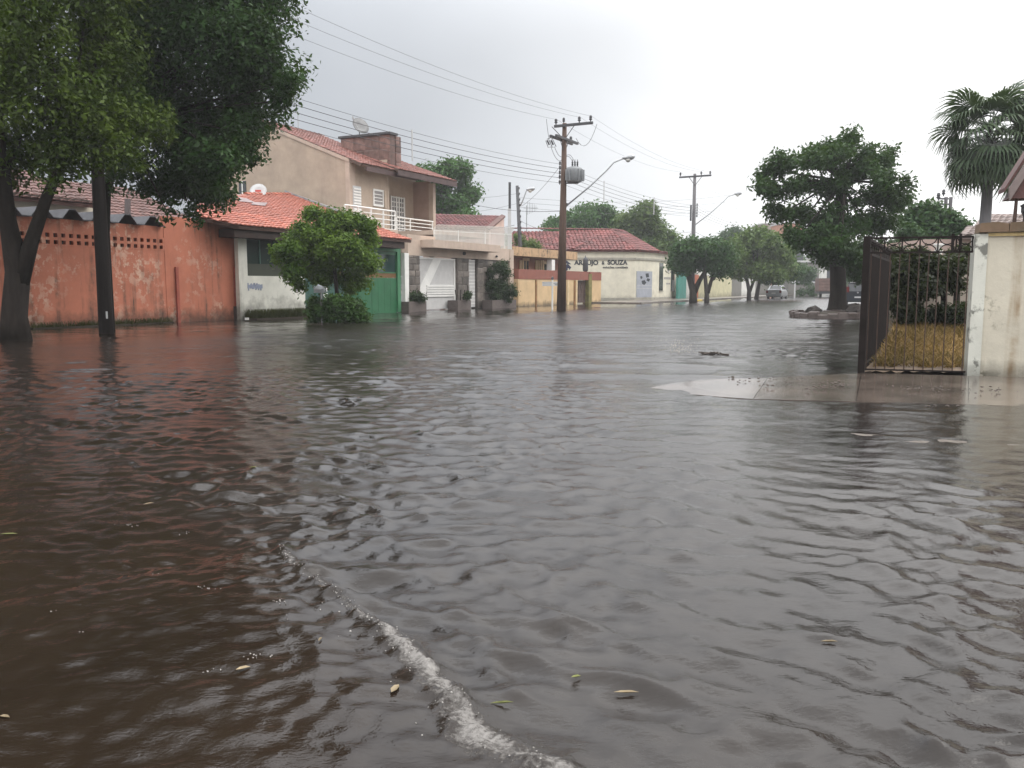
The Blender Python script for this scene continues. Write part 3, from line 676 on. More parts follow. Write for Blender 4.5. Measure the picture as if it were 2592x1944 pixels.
# stone clad parapet on the roof
PW = Wall(U2.w(c983 + .06, 0).xy, (.888, -.46))
q_ = [PW.uz(x, y) for x, y in ((862, 346), (985, 338))]
zb = PW.uz(985, 412)[1] - .5; ztp = (q_[0][1] + q_[1][1]) / 2
stn = bpy.data.objects.new('roof_parapet', None); 
mb = MB(); mb.box(PW, q_[0][0], q_[1][0], zb, ztp - .08, -.6, -.06); pp = part('roof_parapet', mb, m_stoneb, h2)
bpy.data.objects.remove(stn)
stones(pp, PW, q_[0][0], q_[1][0], zb, ztp - .09, m_stoneb, .62, .5, 1.25, -.06, .07)
stones(pp, Wall(PW.w(q_[1][0], 0, -.6).xy, (.46, .888)), 0, .54, zb, ztp - .09, m_stoneb, .6, .3, .55, .0, .05)
mb = MB(); mb.box(PW, q_[0][0] - .1, q_[1][0] + .12, ztp - .08, ztp + .05, -.72, .12); part('coping', mb, m_dark, pp)
dq = PW.w(*PW.uz(902, 342), -.3); dq.z = ztp + .05
ds = thing('satellite_dish', 'grey satellite dish on the dark stone roof parapet', 'dish', dq)
mb = MB(); mb.lathe(dq + Vector((.05, 0, .55)), [(.04, -.12), (.3, -.06), (.52, .07), (.54, .09), (.3, -.03), (.02, -.09)], 18, (.5, -.6, .38)); part('dish', mb, pm('dish_grey', (.2, .2, .2), .6), ds, True)
mb = MB(); mb.tube([dq, dq + Vector((0, .1, .5))], .03, 6); part('mast', mb, m_dark, ds)
mb = MB(); mb.tube([dq + Vector((.05, 0, .2)), dq + Vector((-.3, -.35, .95))], .018, 5); mb.cube(dq + Vector((-.3, -.35, .98)), .1, .1, .16); part('receiver', mb, m_metal, ds)
p = B + nd * 3.2; mb = MB(); mb.tube([p, p + Vector((0, 0, .9))], .03, 5); part('vent_pipe', mb, m_metal, h2)
# balcony: slab, rails
BF = U2.off(2.4)
def railing(pl, px0, px1, t0, t1, nr, hh, name, posts):
    a, b = pl.uz(px0, t0), pl.uz(px1, t1); ztp_ = (a[1] + b[1]) / 2; rl = part(name, MB(), m_rail, h2); bar = bpy.data.meshes.get('rail_bar') or unit_bar('rail_bar', m_rail)
    def rod(p, q, r):
        d = q - p; inst('bar', bar, rl, Matrix.Translation(p) @ Vector((0, 0, 1)).rotation_difference(d.normalized()).to_matrix().to_4x4() @ Matrix.Diagonal((r, r, d.length, 1)))
    for k in range(nr): z = ztp_ - hh * k / nr; rod(pl.w(a[0], z), pl.w(b[0], z), .045 if k == 0 else .03)
    for k in posts: u = a[0] + (b[0] - a[0]) * k; rod(pl.w(u, ztp_ - hh - .15), pl.w(u, ztp_), .05)
    return ztp_
railing(BF, 872, 1000, 519, 535, 5, 1.25, 'railing', (0, .25, .5, .75, 1))
railing(U2.off(.1), 1003, 1096, 551, 560, 6, 1.3, 'railing', (0, .36, .98))
mb = MB(); mb.box(BF, BF.u(872), BF.u(1000) + .3, zfl - .3, zfl - .12, -2.4, .05); part('balcony_slab', mb, m_beige2, h2)
mb = MB(); mb.box(U2, c983, c1098 + .3, zfl - .25, zfl, -1.6, 4.0 - .2); part('terrace_slab', mb, m_beige2, h2)
# street front
u1035, u1297 = NF.u(1033), NF.u(1298)
zb0_, zb1_ = NF.z(1160, 653), NF.z(1160, 620)
mb = MB(); mb.box(NF, u1035, u1297, zb0_, zb1_, -.4, .03); mb.box(NF, u1035, NF.u(1103), zb1_, zb1_ + .35, -.5, .0); part('front_beam', mb, m_beige2, h2)
mb = MB(); s0, s1 = NF.u(1065), NF.u(1236); zs = NF.z(1150, 633)
mb.box(NF, s0, s1, zs - .0, zs + .42, .03, .85); part('canopy_slab', mb, m_beige2, h2)
mb = MB(); mb.box(NF, NF.u(1289), u1297 + .02, -.1, zb1_, -.3, .06); part('corner_pillar', mb, m_beige2, h2)
m_stonew = m_stone
for a, b, o_ in ((1033, 1062, 0), (1157, 1186, 0), (1207, 1221, .02), (1221, 1289, -.12)):
    mb = MB(); mb.box(NF, NF.u(a), NF.u(b), -.1, zb0_, -.4, o_ - .02); w_ = part('stone_wall', mb, m_stone, h2)
    stones(w_, NF, NF.u(a), NF.u(b), .0, zb0_ - .01, m_stone, .42, .4, .8, o_ - .02, .08)
# white garage door: grey sheets, white diagonal band and louvres
gl, gr_ = NF.u(1063), NF.u(1156); zg0, zg1 = .08, zb0_ - .06
m_gate_g = pm('pale_grey_sheet', (.50, .49, .48), .5, .08, 3, .05)
mb = MB(); mb.box(NF, gl, gr_, zg0, zg1, -.2, -.12); gd_ = part('garage_door', mb, m_gate_g, h2)
def gpx(pts): return [NF.uz(*p) for p in pts]
mb = MB(); mb.prism(NF, gpx([(1063, 737), (1100, 655), (1121, 656), (1083, 738), (1072, 760), (1063, 766)]), -.12, -.09); part('diagonal_band', mb, m_white, gd_)
fr = MB(); fr.box(NF, gr_ - .16, gr_, zg0, zg1, -.12, -.08); fr.box(NF, gl, gr_ - .16, zg1 - .1, zg1, -.12, -.085); part('frame', fr, m_white, gd_)
zl0, zl1 = NF.z(1115, 752), NF.z(1115, 721)
sm2 = unit_block('louvre_white', .06); sm2.materials.append(m_white); ul = NF.u(1083)
for k in range(5):
    z = zl0 + (zl1 - zl0) * (k + .5) / 5; inst('slat', sm2, gd_, NF.matz((ul + gr_ - .2) / 2, z, -.085) @ Matrix.Diagonal((gr_ - .2 - ul, .06, (zl1 - zl0) / 5 - .035, 1)))
mb = MB(); a, b = NF.u(1187), NF.u(1206); mb.box(NF, a, b, .1, zb0_ - .05, -.2, -.1); pg_ = part('pedestrian_gate', mb, m_gate_g, h2)
mb = MB()
for k in range(14): mb.box(NF, a + .02, b - .02, .3 + k * .2, .34 + k * .2, -.1, -.08)
part('slats', mb, m_white, pg_)
mb = MB(); u = NF.u(1172); z = NF.z(1172, 646); mb.lathe(NF.w(u, z, .1), [(.03, 0), (.09, .02), (.11, .12), (.05, .2)], 8); mb.box(NF, u - .03, u + .03, z + .05, z + .12, 0, .1); part('door_lamp', mb, m_dark, h2)
mb = MB(); u = NF.u(1254); z = NF.z(1254, 652); mb.lathe(NF.w(u, z, .1), [(.03, 0), (.07, .02), (.08, .1), (.04, .14)], 8); part('door_lamp', mb, m_dark, h2)
# spiked security fence on the beam, tips bent over the street
fp = MB(); fp.prism(NF, [(NF.u(1104), zb1_ + .68), (u1297, zb1_ + .95), (u1297, zb1_ + .98), (NF.u(1104), zb1_ + .71)], -.115, -.085)
fpo = part('security_fence', fp, m_rail, h2)
b_ = MB(); b_.tube([(0, 0, 0), (0, 0, 1.25), (0, -.05, 1.45), (0, -.2, 1.66), (0, -.3, 1.72)], [.023, .023, .022, .018, .006], 5); bm_ = b_.me('spiked_bar', m_rail)
nb = 70
for i in range(nb + 1):
    u = NF.u(1104) + (u1297 - NF.u(1104)) * i / nb; inst('bar', bm_, fpo, NF.matz(u, zb1_, -.1) @ Matrix.Diagonal((1, 1, .6 + .24 * i / nb, 1)))
for k in (0, .28, .62, .9, 1): 
    u = NF.u(1104) + (u1297 - NF.u(1104)) * k; mb = MB(); mb.box(NF, u - .022, u + .022, zb1_, zb1_ + .78 + .3 * k, -.13, -.08); part('post', mb, m_rail, fpo)
# planters by the gates and their plants
m_plant = pm('planter_concrete', (.11, .088, .08), .6, .25, 4, .3, 16, stretch=(1, 1, 3)); m_earth = pm('wet_earth', (.04, .03, .02), .9)
def planter(px0, px1, pt, pb, o, label, wdt=.7):
    pl = NF.off(o); a, b = pl.u(px0), pl.u(px1); z1 = pl.z((px0 + px1) / 2, pt); c = pl.w((a + b) / 2, 0, -wdt / 2)
    t_ = thing('planter', label, 'planter', c, 'stone planters before the beige house')
    mb = MB(); mb.box(pl, a, b, -.1, z1, -.08, 0); mb.box(pl, a, b, -.1, z1, -wdt, -wdt + .08); mb.box(pl, a, a + .08, -.1, z1 - .004, -wdt + .08, -.08); mb.box(pl, b - .08, b, -.1, z1 - .004, -wdt + .08, -.08); part('box', mb, m_plant, t_)
    mb = MB(); mb.box(pl, a + .08, b - .08, 0, z1 - .06, -wdt + .08, -.08); part('soil', mb, m_earth, t_)
    return pl.w((a + b) / 2, z1, -wdt / 2)
pA = planter(1034, 1079, 763, 785, .75, 'dark planter with a clipped round bush left of the white garage door')
pB = planter(1159, 1192, 760, 777, .7, 'dark planter between white garage door and narrow gate')
pC = planter(1246, 1307, 759, 777, .9, 'long planter under the tall shrub at the end of the stone wall')
# neighbour's roof seen above the fence
hN = thing('tiled_house', 'low pink house with dark red tile roof behind the white spiked fence', 'house', D(1180, 725, 63).xy.to_3d())
m_tile3 = pm('dark_red_tile', (.12, .037, .035), .7, .4, 1.4, .3, 14, rnd=.3)
m_pinkw = wallmat('pale_pink_wall', (.56, .42, .37), None, .6, .4, (.3, .22, .2), 0)
a, b = D(1070, 582, 61.5), D(1228, 571, 63.0); b.z = a.z = (a.z + b.z) / 2
c, d = D(1268, 538, 67.5), D(1096, 549, 66.0); c.z = d.z = (c.z + d.z) / 2
tiled_roof(hN, [a, b, c, d], m_tile3, .3, .46, .07, n_parts=240)
mb = MB(); s_ = (c - b).normalized(); bl = b + Vector((.05, 0, -.02)); mb.slab([bl, bl + (c - b), bl + (c - b) + Vector((.3, .0, -.12)), bl + Vector((.3, 0, -.12))], (0, 0, .12)); part('verge', mb, m_oldtile, hN)
mb = MB(); WN = Wall((a.xy + Vector((0, .6))), (b.xy - a.xy)); L = (b.xy - a.xy).length
mb.box(WN, 0, L + 1.5, 1.0, a.z - .1, -.3, 0); part('wall', mb, m_pinkw, hN)
WS = Wall(b.xy + Vector((.25, .2)), (c.xy - b.xy)); L2 = (c.xy - b.xy).length
mb = MB(); mb.prism(WS, [(0, 1), (L2, 1), (L2, c.z - .15), (0, b.z - .15)], -.3, 0); part('gable_wall', mb, m_pinkw, hN)

# ------------------------------------------------------------------ low ochre house with the flat slab
hY = thing('flat_roof_house', 'small ochre house with stained flat roof slab behind a brown banded front wall', 'house', NF.w(28, 0, 0))
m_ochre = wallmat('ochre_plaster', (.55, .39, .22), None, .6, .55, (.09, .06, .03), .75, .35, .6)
m_band = wallmat('brown_red_band', (.24, .085, .06), (.13, .09, .06), .62, .4, (.05, .04, .03), 0)
m_slab = wallmat('stained_slab', (.46, .30, .17), (.10, .07, .04), .56, .7, (.06, .05, .03), 0, streak_t=.5)
m_redwall = wallmat('red_brown_wall', (.26, .10, .06), None, .6, .5, (.08, .04, .03), 0)
m_crm = pm('cream_column', (.62, .47, .28), .6, .15, 2, .1)
u0, u1 = NF.u(1300), NF.u(1511)
zA, zB = .1, NF.z(1400, 708); zC = NF.z(1400, 685)
gt = [(1406, 1423), (1449, 1481)]
def gate_cols(mb, z0, z1, gates, o0, o1):
    x = u0
    for a, b in gates: mb.box(NF, x, NF.u(a), z0, z1, o0, o1); x = NF.u(b)
    mb.box(NF, x, u1, z0, z1, o0, o1)
for a_, b_ in ((1300, 1406), (1423, 1449), (1481, 1511)):
    mb = MB(); mb.box(NF, NF.u(a_), NF.u(b_), -.1, zB, -.2, .35); part('front_wall', mb, m_ochre, hY)
mb = MB(); gate_cols(mb, zB, zC, [(1406, 1423), (1478, 1483)], -.2, .38); part('wall_band', mb, m_band, hY)
m_rustg = pm('brown_gate', (.095, .06, .05), .6, .3, 3, .2)
for a, b in gt:
    mb = MB(); mb.box(NF, NF.u(a), NF.u(b), .1, zB - .02, .05, .1); gg = part('gate', mb, m_rustg, hY)
    mb = MB(); uu = NF.u(a)
    while uu < NF.u(b): mb.box(NF, uu, uu + .05, .12, zB - .05, .1, .13); uu += .32
    for z in (.75, zB - .15): mb.box(NF, NF.u(a), NF.u(b), z, z + .05, .13, .15)
    part('bars', mb, m_rustg, gg)
m_moss = pm('mossy_post', (.16, .14, .045), .8, .35, 3, .3)
mb = MB(); mb.box(NF, NF.u(1478), NF.u(1486), -.1, zB + .5, .1, .42); part('mossy_pillar', mb, m_moss, hY)
for px in (1345, 1443): mb = MB(); u = NF.u(px); mb.box(NF, u - .12, u + .12, -.05, zB - .03, .35, .40); part('stain_strip', mb, pm('rust_pipe_%d' % px, (.22, .11, .04), .7, .4, 3, .2), hY)
for px in (1430,): 
    for a_, b_ in ((1424, 1428), (1446, 1449)): mb = MB(); mb.box(NF, NF.u(a_), NF.u(b_), -.05, zB, .35, .42); part('gate_jamb', mb, m_crm, hY)
HY = NF.off(-2.5); HW = NF.off(-4.0)
zs0, zs1 = HY.z(1380, 652), HY.z(1380, 631)
mb = MB(); mb.box(HY, HY.u(1288), HY.u(1461), zs0, zs1, -4.6, .0); part('roof_slab', mb, m_slab, hY)
mb = MB(); mb.box(HW, HW.u(1286), HW.u(1414), 0, zs0, -3, 0); part('house_wall', mb, m_redwall, hY)
for a, b, t0 in ((1324, 1337, 660), (1373, 1399, 668)):
    mb = MB(); mb.box(HW, HW.u(a), HW.u(b), HW.z(a, 690), HW.z(a, t0), .002, .03); wn = part('window', mb, glassmat('window_%d' % a, (.02, .012, .01)), hY)
    mb = MB(); mb.box(HW, HW.u(a) - .1, HW.u(b) + .1, HW.z(a, t0), HW.z(a, t0) + .22, .002, .06); mb.box(HW, (HW.u(a) + HW.u(b)) / 2 - .04, (HW.u(a) + HW.u(b)) / 2 + .04, HW.z(a, 690), HW.z(a, t0), .03, .05); part('frame', mb, m_crm, wn)
for a, b in ((1314, 1316.5), (1320, 1323), (1354, 1357), (1360, 1362.5), (1366, 1368.5), (1371, 1374)):
    mb = MB(); mb.box(HW, HW.u(a), HW.u(b), 0, HW.z(a, 659), .01, .12); part('column', mb, m_crm, hY)
mb = MB(); mb.box(HY, HY.u(1398), HY.u(1406), 0, HY.z(1400, 657), -.5, -.05); part('white_column', mb, m_white, hY)
c = NF.w(NF.u(1478.5), zC, .1); lt = thing('wall_lantern', 'dark elongated lantern standing on the low brown wall before the office sign', 'lantern', c)
mb = MB(); mb.lathe(c, [(.1, 0), (.2, .08), (.22, .2), (.2, .9), (.16, 1.05), (.09, 1.12)], 10); part('lantern_body', mb, m_dark, lt, True)
mb = MB(); mb.lathe(c + Vector((0, 0, 1.12)), [(.1, 0), (.03, .08), (.02, .16)], 8); part('finial', mb, m_dark, lt)

# ------------------------------------------------------------------ cream corner office
hA = thing('corner_office', 'cream corner office building with hipped red tile roof and blue lettering', 'building', (11, 77.5, 0))
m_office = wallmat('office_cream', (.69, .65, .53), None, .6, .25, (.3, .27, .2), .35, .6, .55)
W0, W1, W2 = Vector((-2.0, 76.6)), Vector((11.1, 77.6)), Vector((13.4, 80.4))
FA = Wall(W0, W1 - W0); FB = Wall(W1, W2 - W1); FCc = Wall(W2, (.40, .9)); lA, lB = (W1 - W0).length, (W2 - W1).length; lC = FCc.u(1716)
zE_ = FA.z(1520, 634); zc = FA.z(1540, 656)
lv = pm('office_plinth', (.34, .32, .27), .6, .2, 2, .1)
for pl, L, nm in ((FA, lA, 'side_wall'), (FB, lB, 'corner_wall'), (FCc, lC, 'street_wall')):
    mb = MB(); mb.box(pl, 0, L, -.1, zE_, -.3, 0); part(nm, mb, m_office, hA)
    mb = MB(); mb.box(pl, -.02, L + .02, zc - .05, zc + .14, 0, .1); part('cornice', mb, lv, hA)
    mb = MB(); mb.box(pl, 0, L + .03, -.1, .32, 0, .04); part('plinth', mb, lv, hA)
    mb = MB(); mb.box(pl, -.02, L + .06, zE_ - .12, zE_ + .02, 0, .22); part('gutter', mb, m_whited, hA)
dz = [FB.uz(x, y) for x, y in ((1613, 759), (1646, 687))]
m_doorp = pm('pale_blue_door', (.36, .38, .43), .4, .12, 2, .05)
mb = MB(); mb.box(FB, .35, lB - .55, .35, dz[1][1], .0, .05); od = part('door', mb, m_doorp, hA)
m_navy = pm('navy_print', (.02, .025, .06), .5, .1, 2, 0); m_ink = pm('dark_grey_print', (.03, .035, .045), .5, .1, 2, 0)
dw = lB - .9; dzz = dz[1][1]
mb = MB()
for pts in (((.55, .12), (.75, .1), (.8, .3), (.6, .33)), ((.2, .28), (.33, .25), (.36, .36), (.25, .42)), ((.68, .36), (.86, .4), (.8, .55), (.62, .48)), ((.3, .5), (.5, .46), (.62, .6), (.48, .72), (.34, .66))):
    mb.prism(FB, [(.35 + x * dw, dzz - y * 1.75) for x, y in pts], .05, .056)
part('door_emblem', mb, m_ink, od)
for z in (.35 + (dzz - .35) * .33, .35 + (dzz - .35) * .45): mb = MB(); mb.box(FB, .4, lB - .6, z, z + .05, .05, .06); part('door_rail', mb, m_whited, od)
for a, b in ((1668, 1677), (1698, 1706)):
    ua, ub_ = FCc.u(a), FCc.u(b); z0, z1 = FCc.z(a, 736), FCc.z(a, 665)
    mb = MB(); mb.box(FCc, ua, ub_, z0, z1, .0, .04); wn = part('window', mb, glassmat('slit_%d' % a, (.015, .018, .02)), hA)
    mb = MB(); mb.box(FCc, ua - .06, ub_ + .06, z0 - .1, z0, .0, .1); part('sill', mb, lv, wn)
m_faint = pm('faint_grey_print', (.33, .31, .29), .6)
mb = MB(); 
for (a, b, y0, y1) in ((1680, 1697, 701, 707), (1688, 1693, 672, 690), (1686, 1696, 716, 720)): mb.box(FCc, FCc.u(a), FCc.u(b), FCc.z(a, y1), FCc.z(a, y0), .0, .006)
part('faded_sign', mb, m_faint, hA)
hgt = FA.z(1500, 670) - FA.z(1500, 659)
def fit(s, pl, x0, x1, y, cap, mat, bold):   # lettering fitted between two pixels
    cu = bpy.data.curves.new('lettering', 'FONT'); cu.body = s; cu.size = cap / .73; cu.extrude = .012; cu.offset = bold
    tmp = bpy.data.objects.new('tmp', cu); COL.objects.link(tmp); dg = bpy.context.evaluated_depsgraph_get(); me = bpy.data.meshes.new_from_object(tmp.evaluated_get(dg)); bpy.data.objects.remove(tmp)
    me.name = 'lettering'; me.materials.clear(); me.materials.append(mat); xs = [v.co.x for v in me.vertices]; L = pl.u(x1) - pl.u(x0); u, z = pl.uz(x0, y)
    inst('lettering', me, hA, pl.mat(u, z, .02) @ Matrix.Diagonal((L / (max(xs) - min(xs)), 1, 1, 1)) @ Matrix.Translation((-min(xs), 0, 0)))
cap = FA.z(1500, 659) - FA.z(1500, 670.5)
fit('ARA\u00daJO', FA, 1453, 1514, 670, cap, m_ink, .022); fit('&', FA, 1523, 1530, 669.5, cap * .8, m_ink, .012); fit('SOUZA', FA, 1538, 1588, 669.5, cap, m_ink, .022)
fit('solu\u00e7\u00f5es cont\u00e1beis', FA, 1526, 1589, 679, cap * .5, m_ink, .004)
fit("'5", FA, 1512, 1520, 697, cap * .75, m_ink, .012); fit('com', FA, 1512, 1517, 702.5, cap * .22, m_faint, 0)
mb = MB()
for pts in (((1424, 664), (1429, 655), (1446, 669), (1436, 668)), ((1424, 672), (1438, 668), (1446, 677), (1441, 684), (1440, 679), (1428, 680))): mb.prism(FA, [FA.uz(*p) for p in pts], .0, .012)
part('logo', mb, m_navy, hA); fit('S', FA, 1423, 1437, 685, cap * 1.25, m_navy, .03)
# hipped roof
e0 = FA.w(0, zE_, .35); e1 = FA.w(FA.u(1447), zE_, .35); e2 = FA.w(lA + .1, zE_, .35); e3 = FB.w(lB + .05, zE_, .35); e4 = FCc.w(lC + .1, zE_, .35)
rt = D(1547, 582, 82.0); rt2 = D(1578, 583, 84); rt2.z = rt.z; rl_ = D(1296, 592, 80.6); rl_.z = rt.z
rr = [([e0, e2, rt, rl_], 260), ([e2, e3, rt2, rt], 80), ([e3, e4, e4 + Vector((1.5, 3.0, 0)), rt2], 160)]
m_tile4 = pm('office_tile', (.14, .042, .038), .7, .4, 1.2, .3, 14, rnd=.3)
rfs = []
for pts, k in rr:
    # keep the quad planar: lift the ridge points into the plane through the eave
    n_ = (pts[1] - pts[0]).cross(pts[2] - pts[0]); n_.normalize()
    pts = pts[:3] + [pts[3] - Vector((0, 0, 1)) * ((pts[3] - pts[0]).dot(n_) / n_.z)]
    rfs.append(tiled_roof(hA, pts, m_tile4, .34, .52, .085, .12, n_parts=k, jit=.015))
tile_ridge(rfs[0], rl_, rt, m_tile4, .36, .5); tile_ridge(rfs[1], e2, rt, m_tile4, .36, .5); tile_ridge(rfs[1], e3, rt2, m_tile4, .36, .5); tile_ridge(rfs[0], FA.w(FA.u(1447), zE_ + .1, .3), rt + Vector((-.5, 0, -.1)), m_tile4, .36, .5); tile_ridge(rfs[1], rt, rt2, m_tile4, .36, .5)
# mast with aerial behind the roof
ap = D(1333, 590, 84); an = thing('tv_aerial', 'thin television aerial mast rising beyond the red hipped roof', 'aerial', (ap.x, ap.y, 4.0))
mb = MB(); mb.tube([(ap.x, ap.y, 4.0), (ap.x, ap.y, D(1333, 520, 84).z)], .05, 6); part('mast', mb, m_metal, an)
mb = MB(); zt = D(1333, 524, 84).z
for k in range(6): mb.cube((ap.x + .1 + k * .16, ap.y, zt - .1), .04, .05, 1.3 - k * .15)
mb.cube((ap.x + .4, ap.y, zt - .1), 1.4, .05, .05); part('elements', mb, m_metal, an)

# ------------------------------------------------------------------ walls farther down the street
def street_wall(px0, px1, ptop, mat, name, label, cat, z0=-.1, pl=NF, extra=None):
    a, b = pl.u(px0), pl.u(px1); z1 = pl.z((px0 + px1) / 2, ptop); mb = MB(); mb.box(pl, a, b, z0, z1, -.2, 0); c = pl.w((a + b) / 2, 0, 0)
    return solo(name, mb, mat, label, cat, c)
m_ylw = wallmat('pale_yellow_wall', (.48, .45, .29), None, .6, .5, (.2, .18, .1), .5, .8)
m_wht2 = wallmat('far_white_wall', (.6, .6, .56), None, .6, .5, (.25, .24, .22), .5, .8)
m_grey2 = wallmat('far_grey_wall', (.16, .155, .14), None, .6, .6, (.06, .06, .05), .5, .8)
m_tealg = pm('turquoise_gate', (.05, .23, .19), .5, .2, 1.2, .05)
NQ = NF.off(1.2)
street_wall(1716, 1737, 688, m_tealg, 'metal_gate', 'turquoise sheet metal gate right of the cream corner office', 'gate', pl=NQ)
street_wall(1737, 1752, 708, m_wht2, 'boundary_wall', 'short pale wall right of the turquoise gate', 'wall', pl=NQ)
street_wall(1752, 1768, 695, pm('orange_door', (.42, .10, .03), .5, .2), 'street_door', 'orange street door seen between the forked tree trunks', 'door', pl=NQ)
street_wall(1768, 1802, 698, m_ylw, 'boundary_wall', 'yellow wall right of the orange door behind twin trunks', 'wall', pl=NQ)
street_wall(1802, 1852, 690, m_ylw, 'boundary_wall', 'taller yellow wall left of the dark gateway', 'wall', pl=NQ)
street_wall(1752, 1800, 682, m_wht2, 'house_front', 'cream house front above the yellow wall, behind the clipped trees', 'house', pl=NF.off(-2))
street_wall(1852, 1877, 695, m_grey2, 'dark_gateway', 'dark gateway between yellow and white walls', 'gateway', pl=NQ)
street_wall(1877, 1912, 700, m_wht2, 'boundary_wall', 'white wall behind the light green street trees', 'wall', pl=NQ)
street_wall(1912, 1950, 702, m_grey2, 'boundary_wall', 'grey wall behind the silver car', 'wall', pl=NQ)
# far blocks
def block(name, label, cat, px0, px1, pt, y, mat, z0=-.2, dep=8, win=0):
    a, b = D(px0, 725, y), D(px1, 725, y); z1 = D((px0 + px1) / 2, pt, y).z; t_ = thing(name, label, cat, ((a.x + b.x) / 2, y, 0)); pl = Wall(a.xy, (b.xy - a.xy)); L = (b.xy - a.xy).length
    mb = MB(); mb.box(pl, 0, L, z0, z1, -dep, 0); part('wall', mb, mat, t_)
    mb = MB(); mb.box(pl, -.15, L + .15, z1, z1 + .25, -dep - .1, .2); part('roof_edge', mb, m_whited, t_)
    for k in range(win):
        u = L * (k + .5) / win; mb = MB(); mb.box(pl, u - L * .16, u + L * .16, z1 * .42, z1 * .8, .0, .05); w_ = part('window', mb, glassmat('far_pane', (.03, .035, .04)), t_)
        mb = MB(); mb.box(pl, u - L * .18, u + L * .18, z1 * .42 - .2, z1 * .42, .0, .15); part('sill', mb, m_whited, w_)
    return t_
block('far_house', 'white two-level house far down the street left of the big trunk', 'house', 2078, 2118, 652, 150, m_wht2, win=1)
block('far_house', 'low grey house beyond the silver car', 'house', 1995, 2072, 664, 128, m_grey2, win=2)  # plain dark grey walls
block('far_building', 'pinkish grey block rising above the far trees', 'building', 1928, 1958, 567, 175, wallmat('far_pink_grey', (.30, .24, .22), None, .6, .4, (.2, .17, .15), 0))
block('far_building', 'orange brick building glimpsed through the large tree crown', 'building', 1978, 2030, 566, 165, wallmat('far_brick', (.42, .20, .13), None, .6, .4, (.2, .1, .08), 0), win=3)
# ------------------------------------------------------------------ trees
def leaves(name, clumps, n, size, mat, parent, seed, flat=.0, droop=.0, asp=.5, shell=.45, group=4):
    g = np.random.default_rng(seed); C = np.array([list(c[0]) for c in clumps]); RR = np.array([c[1] for c in clumps])
    w = RR ** 2; w /= w.sum(); ns = n // group; k = g.choice(len(clumps), ns, p=w)
    d = g.normal(size=(ns, 3)); d /= np.linalg.norm(d, axis=1)[:, None]
    rad = (shell + (1 - shell) * g.random(ns) ** .6) * RR[k]; rad *= 1 + .12 * g.normal(size=ns)
    P = C[k] + d * rad[:, None] * np.array([1, 1, .82])
    P = np.repeat(P, group, 0) + g.normal(0, size * .75, (ns * group, 3)); d = np.repeat(d, group, 0); m = len(P)
    nrm = d * .55 + g.normal(0, .55, (m, 3)) + np.array([0, 0, .45]); nrm /= np.linalg.norm(nrm, axis=1)[:, None]
    t = g.normal(size=(m, 3)) + d * .6 - np.array([0, 0, droop]); t -= nrm * (t * nrm).sum(1)[:, None]; t /= np.linalg.norm(t, axis=1)[:, None]
    b = np.cross(nrm, t); s = size * (.6 + .8 * g.random(m))[:, None]
    V = np.stack([P - t * s * .5, P + b * s * asp * .5 + nrm * s * .08, P + t * s * .55, P - b * s * asp * .5 + nrm * s * .08], 1).reshape(-1, 3)
    V -= np.array(ORG[parent]) if parent else 0
    me = fastmesh(bpy.data.meshes.new(name), V, np.arange(4 * m).reshape(-1, 4)); me.materials.append(mat)
    return part(name, me, None, parent)
def clumps_px(blobs, y, dy, seed, sub=6, subr=.52, core=.72, flat=.85):
    r = random.Random(seed); out = []
    for bl in blobs:
        px, py, rp = bl[:3]; yy = (bl[3] if len(bl) > 3 else y) + r.uniform(-dy, dy); c = D(px, py, yy); R0 = rp * yy / FPX
        out.append((c, R0 * core))
        for i in range(sub):
            v = Vector((r.gauss(0, 1), r.gauss(0, 1), r.gauss(0, 1) + .1)).normalized(); out.append((c + Vector((v.x, v.y, v.z * flat)) * R0 * (.62 if flat > .6 else .85), R0 * subr * r.uniform(.65, 1.15)))
    return out
def tree(name, label, base, blobs, y, dy, mat, n, size, trunk, bark=None, group=None, seed=1, cat='tree', limbs=True, sub=6, droop=.2, asp=.5, subr=.52, lr=.3, core=.72, flat=.85):
    base = Vector(base); t_ = thing(name, label, cat, base, group); cl = clumps_px(blobs, y, dy, seed, sub, subr, core, flat)
    mb = MB()
    for path, rad in trunk: mb.tube(path, rad, 10)
    if limbs:
        top = trunk[0][0][-1]; r0 = trunk[0][1][-1] if isinstance(trunk[0][1], list) else trunk[0][1]
        for c, rr_ in cl[::sub + 1]:
            tops = [Vector(p[0][-1]) for p in trunk]; tp = min(tops, key=lambda q: (q - c).length); md = tp.lerp(c, .5) + Vector((R.uniform(-.3, .3), R.uniform(-.3, .3), R.uniform(-.1, .5)))
            mb.tube([tp - Vector((0, 0, .15)), md, c], [r0 * .55, r0 * lr, r0 * .1], 6)
    part('trunk', mb, bark or m_bark, t_, True)
    leaves('crown', cl, n, size, mat, t_, seed + 100, droop=droop, asp=asp); return t_
def Gz(px, y, z=0): p = D(px, 725, y); return Vector((p.x, p.y, z))
def wob(path, k):
    return [Vector(p) + Vector((R.gauss(0, k), R.gauss(0, k), 0)) for p in path]
